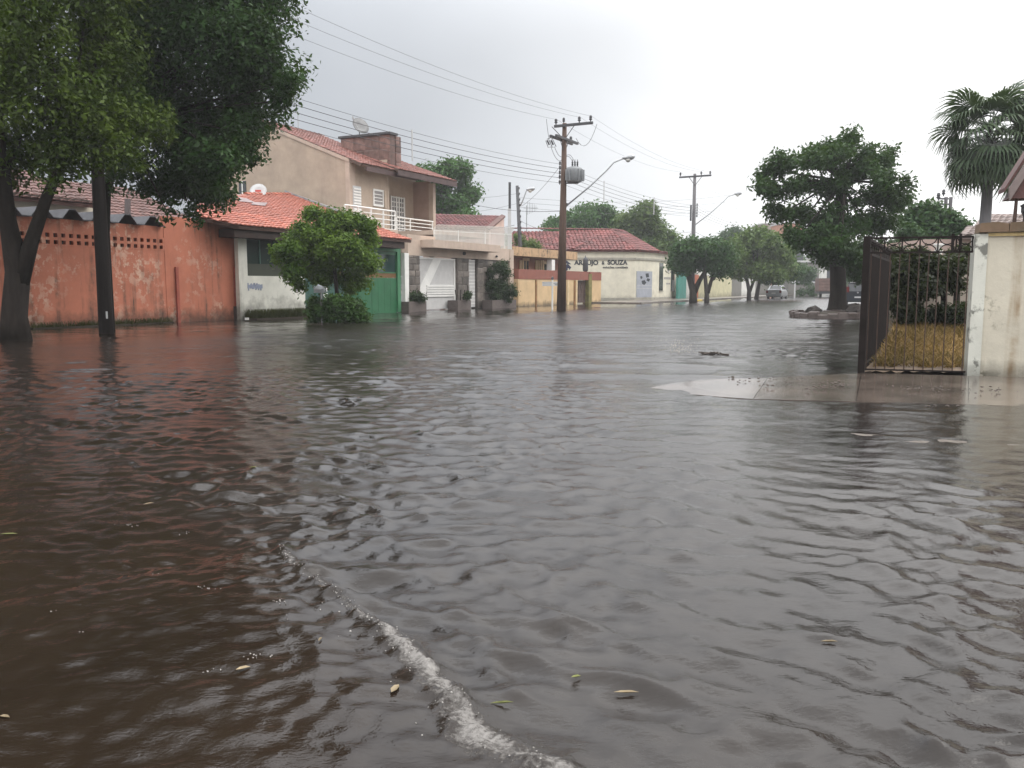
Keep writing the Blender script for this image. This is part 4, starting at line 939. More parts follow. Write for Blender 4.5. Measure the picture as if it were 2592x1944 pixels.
# large olive tree at the left edge, forked dark trunk
b = Gz(32, 21.5, -.2); f1 = D(45, 690, 21.5)
tree('street_tree', 'large olive green tree with forked dark trunk at the left edge', b,
     [(-60, 120, 190), (60, 60, 170), (190, 130, 160), (110, 250, 170), (-40, 330, 190), (250, 230, 150), (330, 290, 110), (210, 360, 130), (70, 375, 95), (300, 385, 85), (-120, 440, 110), (0, 425, 65), (150, 415, 75), (-180, 200, 250), (-220, -50, 230), (20, -120, 220), (230, -60, 170), (60, -340, 240), (-200, -330, 240), (290, -270, 190)],
     21.5, 1.3, m_leafA, 90000, .13, [([b, D(36, 800, 21.5), f1, D(20, 560, 21.3), D(10, 430, 21)], [.40, .31, .29, .2, .13]), ([f1 - Vector((0, 0, .3)), D(80, 610, 21.4), D(118, 500, 21.2), D(170, 380, 21)], [.24, .17, .13, .09])], seed=3)
b = Gz(272, 26.5, -.2)
tree('street_tree', 'tall dark green tree behind the pole, crown reaching over the orange wall', b,
     [(380, 60, 180), (520, 110, 160), (620, 60, 120), (650, 170, 110), (560, 230, 150), (440, 300, 170), (330, 200, 160), (660, 280, 80), (620, 340, 75), (560, 400, 100), (470, 440, 105), (400, 455, 80), (540, 490, 66), (300, 415, 80), (480, -60, 200), (640, -60, 130), (310, -120, 220), (735, 210, 42), (715, 255, 40), (640, 395, 45), (485, 545, 36), (425, 540, 24), (500, -300, 220), (650, -260, 130)],
     26, 1.6, m_leafB, 110000, .145, [([b, Vector((b.x, b.y, 3)), D(268, 480, 26.5), D(330, 300, 26.3)], [.16, .15, .15, .12])], seed=5)
b = Vector((-11.2, 12.4, -.2))  # tree added mostly out of view so its reflection darkens the near water
tree('street_tree', 'added nearest tree, its reflection darkening the water, low olive boughs entering at upper left', b,
     [(-320, -60, 330), (-150, -330, 330), (130, -480, 300), (-420, 240, 230), (-20, -170, 200), (-560, -350, 400), (-90, 60, 110), (-190, 190, 150), (-700, 60, 320), (-420, -700, 380), (-20, -760, 330)],
     12.5, .8, m_leafA, 60000, .075, [([b, D(-640, 500, 12.4), D(-520, 100, 12.4), D(-420, -200, 12.4)], [.3, .25, .2, .13])], seed=13)
# small clipped tree and the low shrub by the kerb
b = Gz(858, 33.2, -.15); q = D(850, 715, 33.2)
tree('street_tree', 'small bright green clipped tree growing before the green gates', b,
     [(770, 600, 62), (830, 565, 55), (890, 560, 50), (925, 600, 42), (735, 640, 48), (800, 660, 66), (865, 640, 70), (920, 660, 48), (860, 590, 60), (750, 690, 40), (830, 700, 46), (900, 710, 40), (885, 735, 26), (935, 575, 26), (795, 540, 30), (712, 650, 26), (757, 722, 18)],
     33.2, .9, m_leafC, 34000, .15, [([b, D(856, 770, 33.2), q, D(845, 660, 33.2)], [.09, .08, .075, .06])], seed=8, asp=.45, core=.5, subr=.4, flat=.65)
b = Gz(832, 32.6, -.1); t_ = thing('shrub', 'low dense green shrub at the foot of the small clipped tree', 'shrub', b)
leaves('foliage', clumps_px([(800, 775, 27), (830, 790, 30), (868, 785, 30), (895, 772, 24), (915, 800, 18), (850, 765, 26), (795, 800, 18), (885, 805, 20)], 32.6, .5, 9), 9000, .13, leafmat('leaf_shrub', (.022, .06, .012), (.07, .14, .025)), t_, 91)
mb = MB(); [mb.tube([b + Vector((R.uniform(-.6, .6), 0, 0)), b + Vector((R.uniform(-.9, .9), R.uniform(-.3, .3), .7))], .02, 5) for i in range(7)]; part('stems', mb, m_bark, t_)
# trees beyond the houses
def far_tree(px, y, blobs, mat, n, size, label, seed, group=None, name='leafy_tree', tr=.3, dy=1.8):
    b = Gz(px, y, -.2); tp = D(px, min(q[1] for q in blobs) + 40, y); mid = Vector((b.x, b.y, min(3.0, tp.z * .5)))
    return tree(name, label, b, blobs, y, dy, mat, n, size, [([b, mid, tp], [tr, tr * .8, tr * .4])], m_bark2, group, seed)
far_tree(1120, 78, [(1080, 440, 38), (1130, 430, 32), (1165, 440, 34), (1180, 490, 34), (1110, 490, 46), (1150, 530, 46), (1090, 540, 40), (1180, 555, 34), (1060, 480, 30), (1168, 425, 24), (1130, 585, 40)], m_leafD, 15000, .34, 'bushy green tree rising behind the balcony of the beige house', 21)
far_tree(1262, 72, [(1260, 600, 22), (1265, 620, 24), (1250, 640, 22), (1275, 640, 20)], m_leafD, 2500, .28, 'small round tree behind the right end of the white spiked fence', 22, tr=.15, dy=.6)
far_tree(1335, 73, [(1320, 618, 13), (1345, 622, 13), (1360, 626, 10), (1312, 605, 12)], m_leafF, 1800, .22, 'low light green bush showing above the ochre roof slab', 23, name='bush', tr=.08, dy=.5)
far_tree(1480, 105, [(1400, 575, 28), (1440, 560, 34), (1480, 550, 38), (1520, 550, 36), (1550, 570, 34), (1450, 600, 40), (1510, 600, 44), (1395, 600, 24)], m_leafD, 13000, .42, 'broad rounded mango tree behind the left part of the office roof', 24)
far_tree(1630, 102, [(1590, 560, 36), (1630, 545, 36), (1660, 570, 36), (1690, 605, 30), (1620, 600, 50), (1580, 595, 38), (1660, 630, 34), (1705, 640, 26), (1640, 530, 22)], m_leafF, 14000, .42, 'taller light green mango tree behind the right part of the office roof', 25)
far_tree(1855, 150, [(1850, 595, 18), (1835, 597, 12), (1862, 590, 14)], m_leafE, 1500, .5, 'small dark far tree between light crown and pinkish block', 26, tr=.2)
# clipped street trees past the office
def Y_trunk(px, y, pts, r): return [([Gz(px, y, -.1), D(px + pts[0][0], pts[0][1], y), D(px + pts[1][0], pts[1][1], y)], [r, r * .75, r * .5])]
b = Gz(1756, 74, -.1)
tree('street_tree', 'dark clipped street tree with V forked trunk next to the turquoise gate', b, [(1720, 640, 34), (1760, 635, 34), (1800, 640, 30), (1725, 670, 30), (1770, 665, 32), (1745, 650, 40), (1710, 660, 26), (1740, 622, 20), (1785, 620, 18)],
     74, 1.2, m_leafE, 12000, .28, [([b, D(1754, 735, 74), D(1742, 690, 74), D(1738, 660, 74)], [.36, .3, .24, .16]), ([D(1757, 740, 74), D(1770, 712, 74), D(1786, 685, 74), D(1788, 660, 74)], [.27, .2, .17, .12])], m_bark2, 'clipped street trees past the office', 31)
b = Gz(1790, 73, -.1)
tree('street_tree', 'clipped street tree with slim twin trunk, second from the turquoise gate', b, [(1800, 640, 30), (1830, 645, 34), (1815, 665, 32), (1845, 670, 26), (1790, 660, 28), (1825, 685, 22), (1810, 622, 18)],
     73, 1.2, m_leafE, 9000, .28, [([b, D(1789, 745, 73), D(1785, 700, 73), D(1783, 675, 73)], [.24, .19, .15, .1]), ([D(1791, 742, 73), D(1802, 705, 73), D(1807, 685, 73)], [.19, .14, .1]), ([D(1798, 715, 73), D(1812, 698, 73), D(1824, 688, 73)], [.12, .1, .08])], m_bark2, 'clipped street trees past the office', 32)
b = Gz(1897, 88, -.1)
tree('street_tree', 'light green full street tree left of the silver car', b, [(1880, 625, 34), (1920, 610, 36), (1955, 620, 34), (1860, 655, 34), (1900, 660, 40), (1945, 660, 38), (1980, 650, 30), (1870, 690, 26), (1920, 690, 30), (1960, 690, 30), (1850, 630, 26), (1995, 680, 26), (1900, 600, 22)],
     88, 2.2, m_leafF, 20000, .34, [([b, D(1896, 735, 88), D(1890, 705, 88)], [.25, .2, .15]), ([D(1897, 740, 88), D(1908, 712, 88), D(1912, 700, 88)], [.18, .13, .1])], m_bark2, 'clipped street trees past the office', 33)
b = Gz(1915, 91, -.1)
tree('street_tree', 'slim darker green street tree directly behind the light green one', b, [(1990, 640, 30), (1975, 665, 32), (2000, 690, 28), (1930, 680, 26), (1950, 700, 24)], 91, 1.5, m_leafE, 7000, .34, [([b, D(1918, 735, 91), D(1925, 700, 91)], [.25, .2, .15])], m_bark2, 'clipped street trees past the office', 34)  # darker leaf green than the tree in front
far_tree(2060, 118, [(2050, 738, 12), (2030, 742, 10), (2065, 735, 10), (2040, 700, 26), (2020, 690, 30)], m_leafE, 5000, .34, 'dark shrubby tree before the grey far house', 35, name='shrubby_tree', tr=.15, dy=.8)
# big tree on the right kerb
b = Gz(2118, 39.5, -.1)
tree('street_tree', 'large spreading dark tree with thick trunk inside a low kerb ring', b,
     [(2140, 378, 50), (2150, 340, 26), (2152, 362, 24), (2060, 400, 60), (2000, 410, 45), (1950, 430, 40), (1935, 475, 28), (2000, 480, 55), (2080, 470, 58), (2170, 430, 60), (2230, 420, 50), (2255, 470, 45), (2190, 500, 55), (2270, 515, 35), (1975, 545, 32), (2040, 550, 52), (2130, 560, 72), (2210, 570, 60), (1960, 520, 22), (2060, 620, 55), (2150, 640, 55), (2220, 640, 50), (2285, 505, 26), (2090, 660, 35), (2020, 600, 40), (2110, 400, 45), (2190, 385, 34), (2240, 395, 30), (2170, 690, 40), (2118, 590, 50, 38.0), (2098, 640, 36, 38.2), (2150, 655, 40, 38.2), (2128, 620, 40, 37.8)],
     39.5, 2.0, m_leafB, 32000, .2, [([b, D(2119, 780, 39.5), D(2122, 740, 39.5), D(2120, 660, 39.5), D(2125, 560, 39.5), D(2135, 450, 39.5)], [.55, .42, .36, .34, .24, .12])], m_bark, None, 41, subr=.34, lr=.42, core=.45, flat=.45)
# its kerb ring and loose stones
ringc = Gz(2105, 37.5, 0); rg = thing('tree_ring', 'low rough kerb ring of concrete around the thick tree trunk', 'planter', ringc)
ub_ = unit_block('ring_stone', .1); ub_.materials.append(m_plant)
for i in range(26):
    an = 2 * math.pi * i / 26; p = ringc + Vector((math.cos(an) * 1.55, math.sin(an) * 1.9, .08))
    inst('kerbstone', ub_, rg, Matrix.Translation(p + Vector((0, 0, R.uniform(-.09, .05)))) @ Matrix.Rotation(an + math.pi / 2, 4, 'Z') @ Matrix.Rotation(R.gauss(0, .12), 4, 'X') @ Matrix.Rotation(R.gauss(0, .1), 4, 'Z') @ Matrix.Diagonal((.42, .25, .34, 1)))
mb = MB(); mb.lathe(ringc, [(1.5, -.1), (1.5, .12), (.9, .2), (.1, .26)], 20); part('soil', mb, m_earth, rg)
m_rock = pm('dark_rock', (.05, .042, .038), .8, .35, 3, .6, 8)
def rock(name, label, c, s, group=None):
    n_ = 10; mb = MB(); pr_ = [(.02, -.4), (.8, -.3), (1, .05), (.7, .5), (.1, .7)]; mb.lathe(c, [(r * s, z * s) for r, z in pr_], n_)
    mb.v = [v + Vector((R.gauss(0, .1), R.gauss(0, .1), R.gauss(0, .06))) * s for v in mb.v]; return solo(name, mb, m_rock, label, 'rock', c, False, group)
rock('rock', 'dark lumpy rock on the left of the tree ring', Gz(2062, 38, .25), .34); rock('rock', 'flat dark stone slab leaning at the right of the trunk base', Gz(2172, 38.5, .22), .5)
# greenery behind the gate and far right
far_tree(2350, 44, [(2310, 560, 40), (2350, 550, 38), (2390, 560, 40), (2420, 590, 34), (2300, 600, 40), (2350, 600, 50), (2400, 620, 36), (2330, 640, 40), (2390, 640, 30)], m_leafE, 16000, .22, 'bushy green tree behind the iron fence, left of the palm', 42, dy=1.2)
far_tree(2195, 64, [(2150, 660, 36), (2190, 640, 40), (2230, 650, 40), (2170, 690, 34), (2215, 690, 40), (2260, 680, 36), (2290, 640, 40)], m_leafE, 9000, .26, 'dull green tree shading the parked dark van', 43, dy=1.5)
b = Gz(2360, 19.3, .1); t_ = thing('ivy_hedge', 'dark overgrown ivy hedge hanging behind the barred gate', 'hedge', b)
leaves('foliage', clumps_px([(2290, 690, 34), (2330, 685, 34), (2370, 675, 28), (2410, 670, 26), (2440, 665, 24), (2290, 740, 36), (2340, 730, 28), (2295, 790, 30), (2300, 830, 24), (2450, 640, 16), (2420, 650, 18), (2275, 650, 26), (2320, 655, 26), (2270, 700, 30), (2272, 760, 26), (2420, 720, 15), (2385, 715, 18), (2445, 790, 12)], 19.3, .5, 51), 24000, .11, leafmat('leaf_ivy', (.012, .016, .01), (.035, .04, .018)), t_, 151)
mb = MB()
for px in (2285, 2300, 2318, 2392, 2425): p = Gz(px, 19.5, -.1); mb.tube(wob([p, p + Vector((0, 0, .9)), p + Vector((0, 0, 2.0))], .04), [.09, .07, .06], 6)
part('stems', mb, m_bark, t_)
b = Gz(2410, 19.0, .2); t_ = thing('low_shrub', 'low dark green shrub along the rear wall of the gated lot', 'shrub', b)
leaves('foliage', clumps_px([(2350, 800, 14), (2380, 795, 16), (2415, 795, 16), (2445, 790, 15), (2330, 815, 12)], 19.0, .3, 52), 3500, .1, leafmat('leaf_lowshrub', (.012, .018, .01), (.04, .05, .02)), t_, 152)
mb = MB(); [mb.tube([b + Vector((dx, 0, -.2)), b + Vector((dx, 0, .3))], .02, 5) for dx in (-.5, -.2, .1, .3)]; part('stems', mb, m_bark, t_)
# shrubs of the beige house
for (p, bl, y, n, nm, lb) in ((pA, [(1052, 752, 13), (1062, 755, 12), (1045, 756, 10)], None, 1500, 'round_shrub', 'clipped round shrub in the planter left of the white garage door'),
                              (pB, [(1184, 750, 7), (1186, 745, 5)], None, 350, 'small_shrub', 'tiny dark shrub in the planter beside the narrow gate'),
                              (pC, [(1245, 690, 18), (1262, 680, 20), (1280, 690, 18), (1240, 725, 22), (1265, 725, 28), (1288, 735, 20), (1255, 750, 20), (1285, 755, 16), (1275, 668, 12), (1298, 725, 10), (1300, 745, 10)], None, 6500, 'tall_shrub', 'tall dark climbing shrub growing in the long planter against stone wall')):
    t_ = thing(nm, lb, 'shrub', p); leaves('foliage', clumps_px(bl, p.y, .25, 60), n, .13, leafmat('leaf_' + nm, (.014, .03, .012), (.045, .075, .03)), t_, 160)
    mb = MB(); [mb.tube([p + Vector((dx, 0, -.1)), p + Vector((dx * 1.6, .05, .6))], .03, 5) for dx in (-.15, .05, .2)]; part('stems', mb, m_bark, t_)
# grass tufts before the white wall, dry grass in the gated lot
def grass(name, label, quads, n, h, mat, lean=.25, wid=.012):
    g = np.random.default_rng(n); V = np.zeros((n, 4, 3))
    for i in range(n):
        a, b, c, d = quads[i % len(quads)]; s, t = g.random(2); p = (a.lerp(b, s)).lerp(d.lerp(c, s), t); hh = h * (.5 + g.random()); l = g.normal(0, lean, 2) * hh; an = g.random() * 3.14
        wx, wy = math.cos(an) * wid, math.sin(an) * wid; V[i] = [(p.x - wx, p.y - wy, p.z), (p.x + wx, p.y + wy, p.z), (p.x + l[0] + wx * .3, p.y + l[1] + wy * .3, p.z + hh), (p.x + l[0] - wx * .3, p.y + l[1] - wy * .3, p.z + hh)]
    me = fastmesh(bpy.data.meshes.new(name), V.reshape(-1, 3), np.arange(4 * n).reshape(-1, 4)); me.materials.append(mat)
    o = bpy.data.objects.new(name, me); COL.objects.link(o); return tag(o, label, 'grass', kind='stuff')
m_grass = leafmat('grass_dark', (.03, .035, .012), (.075, .075, .025), .15, .7); m_dry = leafmat('grass_dry', (.085, .06, .025), (.33, .21, .08), .12, .8)
gq = [NG.w(NG.u(612), .0, .05), NG.w(NG.u(765), .0, .05), NG.w(NG.u(765), .0, .75), NG.w(NG.u(612), .0, .75)]
mb = MB(); mb.slab([p - Vector((0, 0, .2)) for p in gq], (0, 0, .27)); struct('verge', mb, m_earth)
for p in gq: p.z = .06
grass('grass', 'dark wet grass along the foot of the white wall', [gq], 3500, .26, m_grass)
gq = [NF.w(NF.u(60), 0.0, .05), NF.w(NF.u(420), 0.0, .05), NF.w(NF.u(420), 0.0, .35), NF.w(NF.u(60), 0.0, .35)]
mb = MB(); mb.slab([p - Vector((0, 0, .2)) for p in gq], (0, 0, .25)); struct('verge', mb, m_earth)
grass('weeds', 'sparse dark weeds along the foot of the orange wall', [gq], 1500, .16, m_grass)
# ------------------------------------------------------------------ gated lot on the right
P0, P1, P2 = G(2180, 938, .04), G(2447, 945, .04), G(2680, 952, .04)
FR = Wall(P0.xy, (P1 - P0).xy); LF = (P1 - P0).length
lot = [P0 + Vector((.05, .12, 0)), P2 + Vector((0, .3, 0)), Vector((13, 26, .35)), Vector((11.2, 24.2, .35))]
mb = MB(); nx_, ny_ = 24, 24; vs = []
for j in range(ny_ + 1):
    for i in range(nx_ + 1):
        p = lot[0].lerp(lot[1], i / nx_).lerp(lot[3].lerp(lot[2], i / nx_), j / ny_); vs.append((p.x, p.y, .03 + .42 * float(sstep(.12, .6, j / ny_)) + R.gauss(0, .015)))
mb.add(vs, [(j * (nx_ + 1) + i, j * (nx_ + 1) + i + 1, (j + 1) * (nx_ + 1) + i + 1, (j + 1) * (nx_ + 1) + i) for j in range(ny_) for i in range(nx_)])
struct('lot_ground', mb, pm('dry_grass_ground', (.1, .065, .038), .8, .5, 3.2, .6, 10), True)
qd = lambda a, b: [lot[0].lerp(lot[1], .04).lerp(lot[3].lerp(lot[2], .04), a), lot[0].lerp(lot[1], .95).lerp(lot[3].lerp(lot[2], .95), a), lot[0].lerp(lot[1], .95).lerp(lot[3].lerp(lot[2], .95), b), lot[0].lerp(lot[1], .04).lerp(lot[3].lerp(lot[2], .04), b)]
gqs = []
for a in np.linspace(.06, .62, 10):
    q = qd(a, a + .06)
    for p in q[:2]: p.z = .03 + .42 * float(sstep(.12, .6, a))
    for p in q[2:]: p.z = .03 + .42 * float(sstep(.12, .6, a + .06))
    gqs.append(q)
grass('dry_grass', 'yellow dry grass inside the gated lot behind the iron bars', gqs, 9000, .12, m_dry, .9, .011)
m_iron = pm('rusty_iron', (.055, .032, .024), .65, .4, 6, .2, 30)
m_irond = pm('dark_iron', (.013, .009, .008), .8, .3, 4, .2, 30, .2)
bar = unit_bar('iron_bar', m_iron); bard = unit_bar('iron_bar_dark', m_irond)
zT, zM = FR.z(2200, 603), FR.z(2200, 640)
ga = thing('iron_gate', 'rusty front gate of thin upright iron bars with scroll arches on top', 'gate', P0)
nb = 11
for i in range(nb):
    u = LF * (i + .5) / nb; inst('bar', bar, ga, FR.matz(u, .06, 0) @ Matrix.Diagonal((.0085, .0085, zM - .06, 1)))
mb = MB()
for z in (zT, zM): mb.box(FR, 0.0, LF - .02, z - .014, z + .014, -.014, .014)
mb.box(FR, .0, LF - .02, .05, .075, -.012, .012); part('rails', mb, m_irond, ga)
def ring(pl, u, z, r, a0, a1, rad=.009, n=14, o=0): return [pl.w(u + r * math.cos(a0 + (a1 - a0) * k / n), z + r * math.sin(a0 + (a1 - a0) * k / n), o) for k in range(n + 1)]
for i in range(6):
    u = LF * (i + .5) / 6; hh = (zT - zM)
    mb = MB(); mb.tube(ring(FR, u, zT, hh * .48, math.pi, 2 * math.pi), .008, 5); mb.tube(ring(FR, u, zM, hh * .48, 0, math.pi), .008, 5); part('scroll', mb, m_irond, ga)
for k in range(7): u = LF * k / 6; inst('bar', bard, ga, FR.matz(min(u, LF - .03), zM, 0) @ Matrix.Diagonal((.012, .012, zT - zM, 1)))
for u in (LF * .80, LF * .87): inst('post', bard, ga, FR.matz(u, zM, 0) @ Matrix.Diagonal((.022, .022, zT - zM + .05, 1)))
# fence along the street, seen edge-on
SD = Wall(P0.xy, (.462, .887)); LS = 5.4; zn, zf = SD.z(2190, 645), SD.z(2262, 662)
sf = thing('iron_fence', 'dark iron bar fence running back along the street from the gate corner', 'fence', P0)
n = 44
for i in range(n):
    u = .06 + LS * i / n; inst('bar', bard, sf, SD.matz(u, .03, 0) @ Matrix.Diagonal((.02, .02, zM - .02, 1)))
mb = MB(); 
for z in (.12, zM, zT): mb.box(SD, 0, LS, z - .02, z + .02, -.02, .02)
mb.box(SD, .02, LS, .15, zM - .05, -.006, .006); part('rails', mb, m_irond, sf)
mb = MB(); mb.tube([SD.w(.05, .05, -.03), SD.w(LS * .95, 1.0, -.03)], .022, 6); part('brace', mb, m_iron, sf)
mb = MB(); mb.box(SD, -.05, .05, -.1, zT + .03, -.05, .05); part('corner_post', mb, m_irond, sf)
for i in range(12): mb = MB(); u = .25 + i * .44; mb.tube(ring(SD, u, zT, .2, math.pi, 2 * math.pi), .009, 5); mb.tube(ring(SD, u, zM, .2, 0, math.pi), .009, 5); part('scroll', mb, m_irond, sf)
# stained plaster wall with mossy coping
gw = thing('plaster_wall', 'stained pale plaster wall with mossy brown coping right of the gate', 'wall', P1)
PWL = Wall(P1.xy, (P2 - P1).xy); LW = 4.0; zW = PWL.z(2520, 588); zCp = PWL.z(2520, 564)
m_plast = wallmat('stained_plaster', (.54, .5, .41), (.15, .14, .1), .6, .8, (.22, .13, .05), .55, .28, .6, streak_t=.52, mask_s=1.2)
m_pill = wallmat('whitewashed_pillar', (.56, .56, .50), (.17, .17, .15), .58, .5, (.12, .11, .09), .55, .25, .6, streak_t=.55, mask_s=1.5)
up = PWL.u(2493)
mb = MB(); mb.box(PWL, 0, up, -.1, zW - .02, -.32, .03); part('pillar', mb, m_pill, gw)
mb = MB(); mb.box(PWL, up, LW, -.1, zW, -.2, 0); part('wall', mb, m_plast, gw)
m_cop = wallmat('mossy_coping', (.16, .105, .065), (.07, .06, .03), .52, .6, (.05, .04, .02), 0, streak_t=.45, mask_s=1.5)
xx = PWL.u(2468)
while xx < LW:
    wd2 = R.uniform(.34, .5); mb = MB(); dzz_ = R.uniform(-.02, .02); mb.prism(PWL, [(xx, zW), (xx + wd2 - .006, zW), (xx + wd2 - .01, zCp + dzz_ - .02), (xx + wd2 * .6, zCp + dzz_ + R.uniform(-.01, .015)), (xx + .01, zCp + dzz_ - .01)], -.34, .09); part('coping_stone', mb, m_cop, gw); xx += wd2
mb = MB(); mb.box(PWL, up, LW, zW - .055, zW - .01, .0, .035); part('drip_edge', mb, pm('ochre_edge', (.55, .42, .2), .6, .3, 4, .1), gw)
# entrance canopy on posts above the wall
cp_ = PWL.w(PWL.u(2575), zCp, -.15); gc = thing('entrance_canopy', 'small red brown pitched canopy on posts above the right wall', 'canopy', cp_)
m_can = pm('canopy_brown', (.10, .045, .04), .6, .3, 3, .2); m_canf = pm('canopy_fascia', (.2, .16, .15), .5, .2, 3, .1)
CP = PWL.off(-.15); a = CP.uz(2554, 502); e = CP.uz(2546, 474); mb = MB()
h1 = 1.35; mb.prism(CP, [(a[0], a[1]), (a[0] + 2 * h1, a[1]), (a[0] + h1, a[1] + 2.55)], -.5, -.04); part('gable_infill', mb, m_can, gc)
sl = 2.55 / h1
for sgn in (1, -1):
    u0_ = e[0] if sgn > 0 else a[0] * 2 + 2 * h1 - e[0]; um = a[0] + h1
    mb = MB(); mb.prism(CP, [(u0_, e[1]), (um, e[1] + abs(um - u0_) * sl), (um, e[1] + abs(um - u0_) * sl - .2), (u0_, e[1] - .06)], -.55, -.06); part('roof', mb, m_can, gc)
    mb = MB(); mb.prism(CP, [(u0_ + sgn * .04, e[1] - .02), (um, e[1] + abs(um - u0_) * sl - .08), (um, e[1] + abs(um - u0_) * sl - .27), (u0_ + sgn * .06, e[1] - .2)], -.05, .03); part('fascia', mb, m_canf, gc)
for px in (2562, 2588, 2640):
    mb = MB(); u = CP.u(px); mb.tube([CP.w(u - .01, zCp - .05, -.1), CP.w(u, a[1], -.1)], [.03, .022], 8); part('post', mb, m_iron, gc)
mb = MB(); mb.lathe(CP.w(CP.u(2583), CP.z(2583, 532), -.06), [(.01, -.1), (.05, -.02), (.05, .05), (.07, .07), (.02, .1)], 8); part('lamp', mb, m_dark, gc)
# rear wall of the lot and neighbour's house
RW = Wall(Gz(2425, 20.2).xy, (1, -.1)); mb = MB(); mb.box(RW, -2.0, 5, -.1, RW.z(2450, 668), -.2, 0)
solo('rear_wall', mb, wallmat('rear_lot_wall', (.36, .31, .26), (.14, .12, .1), .58, .6, (.07, .06, .05), .8, .8), 'grey stained rear wall of the gated lot behind the ivy', 'wall', RW.w(0, 0, 0))
hR = thing('grey_roof_house', 'house with low grey brown roof behind the iron gate and palm', 'house', Gz(2500, 34, 0))
a, b = D(2425, 596, 32), D(2680, 596, 32); c, d = D(2680, 545, 37), D(2518, 546, 37)
m_greyt = pm('grey_brown_tile', (.21, .165, .15), .65, .35, 1.5, .3, 14, rnd=.2)
tiled_roof(hR, [a, b, c, d], m_greyt, .26, .4, n_parts=200)
mb = MB(); WR = Wall(a.xy + Vector((.4, .4)), (1, 0)); mb.box(WR, WR.u(2335), 5, 0, a.z - .12, -4, 0); part('wall', mb, m_pinkw, hR)
p = Gz(2378, 26, 0); cl_ = thing('garden_column', 'small white turned garden column seen through the gate scrolls', 'column', p)
z0, z1 = D(2372, 656, 26).z, D(2372, 617, 26).z; c = Vector((D(2372, 700, 26).x, 26, 0))
mb = MB(); mb.lathe(c, [(.13, 0), (.13, z0 - .1), (.1, z0), (.07, z0 + .1), (.12, z0 + .25), (.06, z1 - .12), (.15, z1 - .04), (.15, z1)], 12); part('shaft', mb, m_white, cl_, True)
mb = MB(); mb.cube(c + Vector((-.12, 0, z0 - .05)), .5, .3, .12); part('base_block', mb, m_white, cl_)
# fan palm
pb = Gz(2484, 30, 0); pt = D(2503, 420, 30); pm_ = thing('fan_palm', 'tall fan palm with slender trunk above the right plaster wall', 'palm', pb)
mb = MB(); path = [pb, pb.lerp(pt, .4) + Vector((-.03, 0, 0)), pb.lerp(pt, .75) + Vector((.0, 0, 0)), pt, D(2506, 350, 30)]; mb.tube(path, [.24, .2, .18, .17, .2], 10); part('trunk', mb, m_poleg, pm_, True)
mb = MB(); ct = D(2504, 345, 30)
for i in range(40):
    an = R.random() * 6.28; h_ = R.uniform(-1.25, .2); q = ct + Vector((math.cos(an) * .17, math.sin(an) * .17, h_)); mb.tube([q, q + Vector((math.cos(an) * .3, math.sin(an) * .3, .18))], [.05, .015], 4)
part('leaf_bases', mb, m_bark, pm_)
def frond_mesh(k):
    mb = MB(); L = 1.15; mb.tube([(0, 0, 0), (L * .5, 0, .12), (L, 0, .08)], [.022, .018, .012], 5); n = 30
    for i in range(n):
        a = math.radians(-118 + 236 * i / (n - 1)); ln = 1.15 * (1 - .22 * abs(a) / 2.06) * R.uniform(.9, 1.08); dr = Vector((math.cos(a), math.sin(a), 0)); sd = Vector((-dr.y, dr.x, 0)); w = .055
        o_ = Vector((L, 0, .08)); fold = .03 if i % 2 else -.03
        p1 = o_ + dr * ln * .55 + Vector((0, 0, fold + .05)); p2 = o_ + dr * ln * .8 + Vector((0, 0, -.08)); p3 = o_ + dr * ln * 1.05 + Vector((0, 0, -.46 - .16 * R.random()))
        mb.add([o_, p1 + sd * w, p1 - sd * w, p2 + sd * w * .5, p2 - sd * w * .5, p3], [(0, 2, 1), (1, 2, 4, 3), (3, 4, 5)])
    return mb.me('frond_%d' % k, m_palm)
fms = [frond_mesh(k) for k in range(4)]
for i in range(46):
    an = i * 2.39996; el = math.radians(58 - 118 * (i / 45.0) ** .8); s_ = R.uniform(.74, .98)
    m = Matrix.Translation(ct + Vector((0, 0, .25 - .5 * i / 45))) @ Matrix.Rotation(an, 4, 'Z') @ Matrix.Rotation(-el, 4, 'Y') @ Matrix.Rotation(R.uniform(-.4, .4), 4, 'X') @ Matrix.Scale(s_, 4)
    inst('frond', fms[i % 4], pm_, m)
# ------------------------------------------------------------------ poles, lamps, wires
ARM = Vector((.888, -.46, 0)); ALN = Vector((.46, .888, 0))
def insul(mb, c, k=1.0): mb.lathe(c, [(.03 * k, 0), (.03 * k, .08 * k), (.08 * k, .1 * k), (.09 * k, .16 * k), (.05 * k, .18 * k), (.085 * k, .22 * k), (.06 * k, .32 * k), (.02 * k, .34 * k)], 8)
LVZ = [8.15, 7.9, 7.64, 7.4, 7.12]
def pole(base, top, r0, r1, mat, label, name='utility_pole', group='utility poles along the street', lean=(0, 0)):
    t_ = thing(name, label, 'pole', base, group); mb = MB(); tp = Vector((base.x + lean[0], base.y + lean[1], top)); mb.tube([base, base.lerp(tp, .5), tp], [r0, (r0 + r1) / 2, r1], 12); part('shaft', mb, mat, t_, True); return t_, tp
def crossarm(t_, c, d, a, b, hh=.13, ins=(), wood=None):
    an = math.atan2(d.y, d.x); mb = MB(); mb.cube(c + d * (a + b) / 2, b - a, .11, hh, an); o = part('crossarm', mb, wood or m_dark, t_)
    for k in ins: mb = MB(); insul(mb, c + d * k + Vector((0, 0, hh / 2))); part('insulator', mb, m_dark, t_, True)
    return o
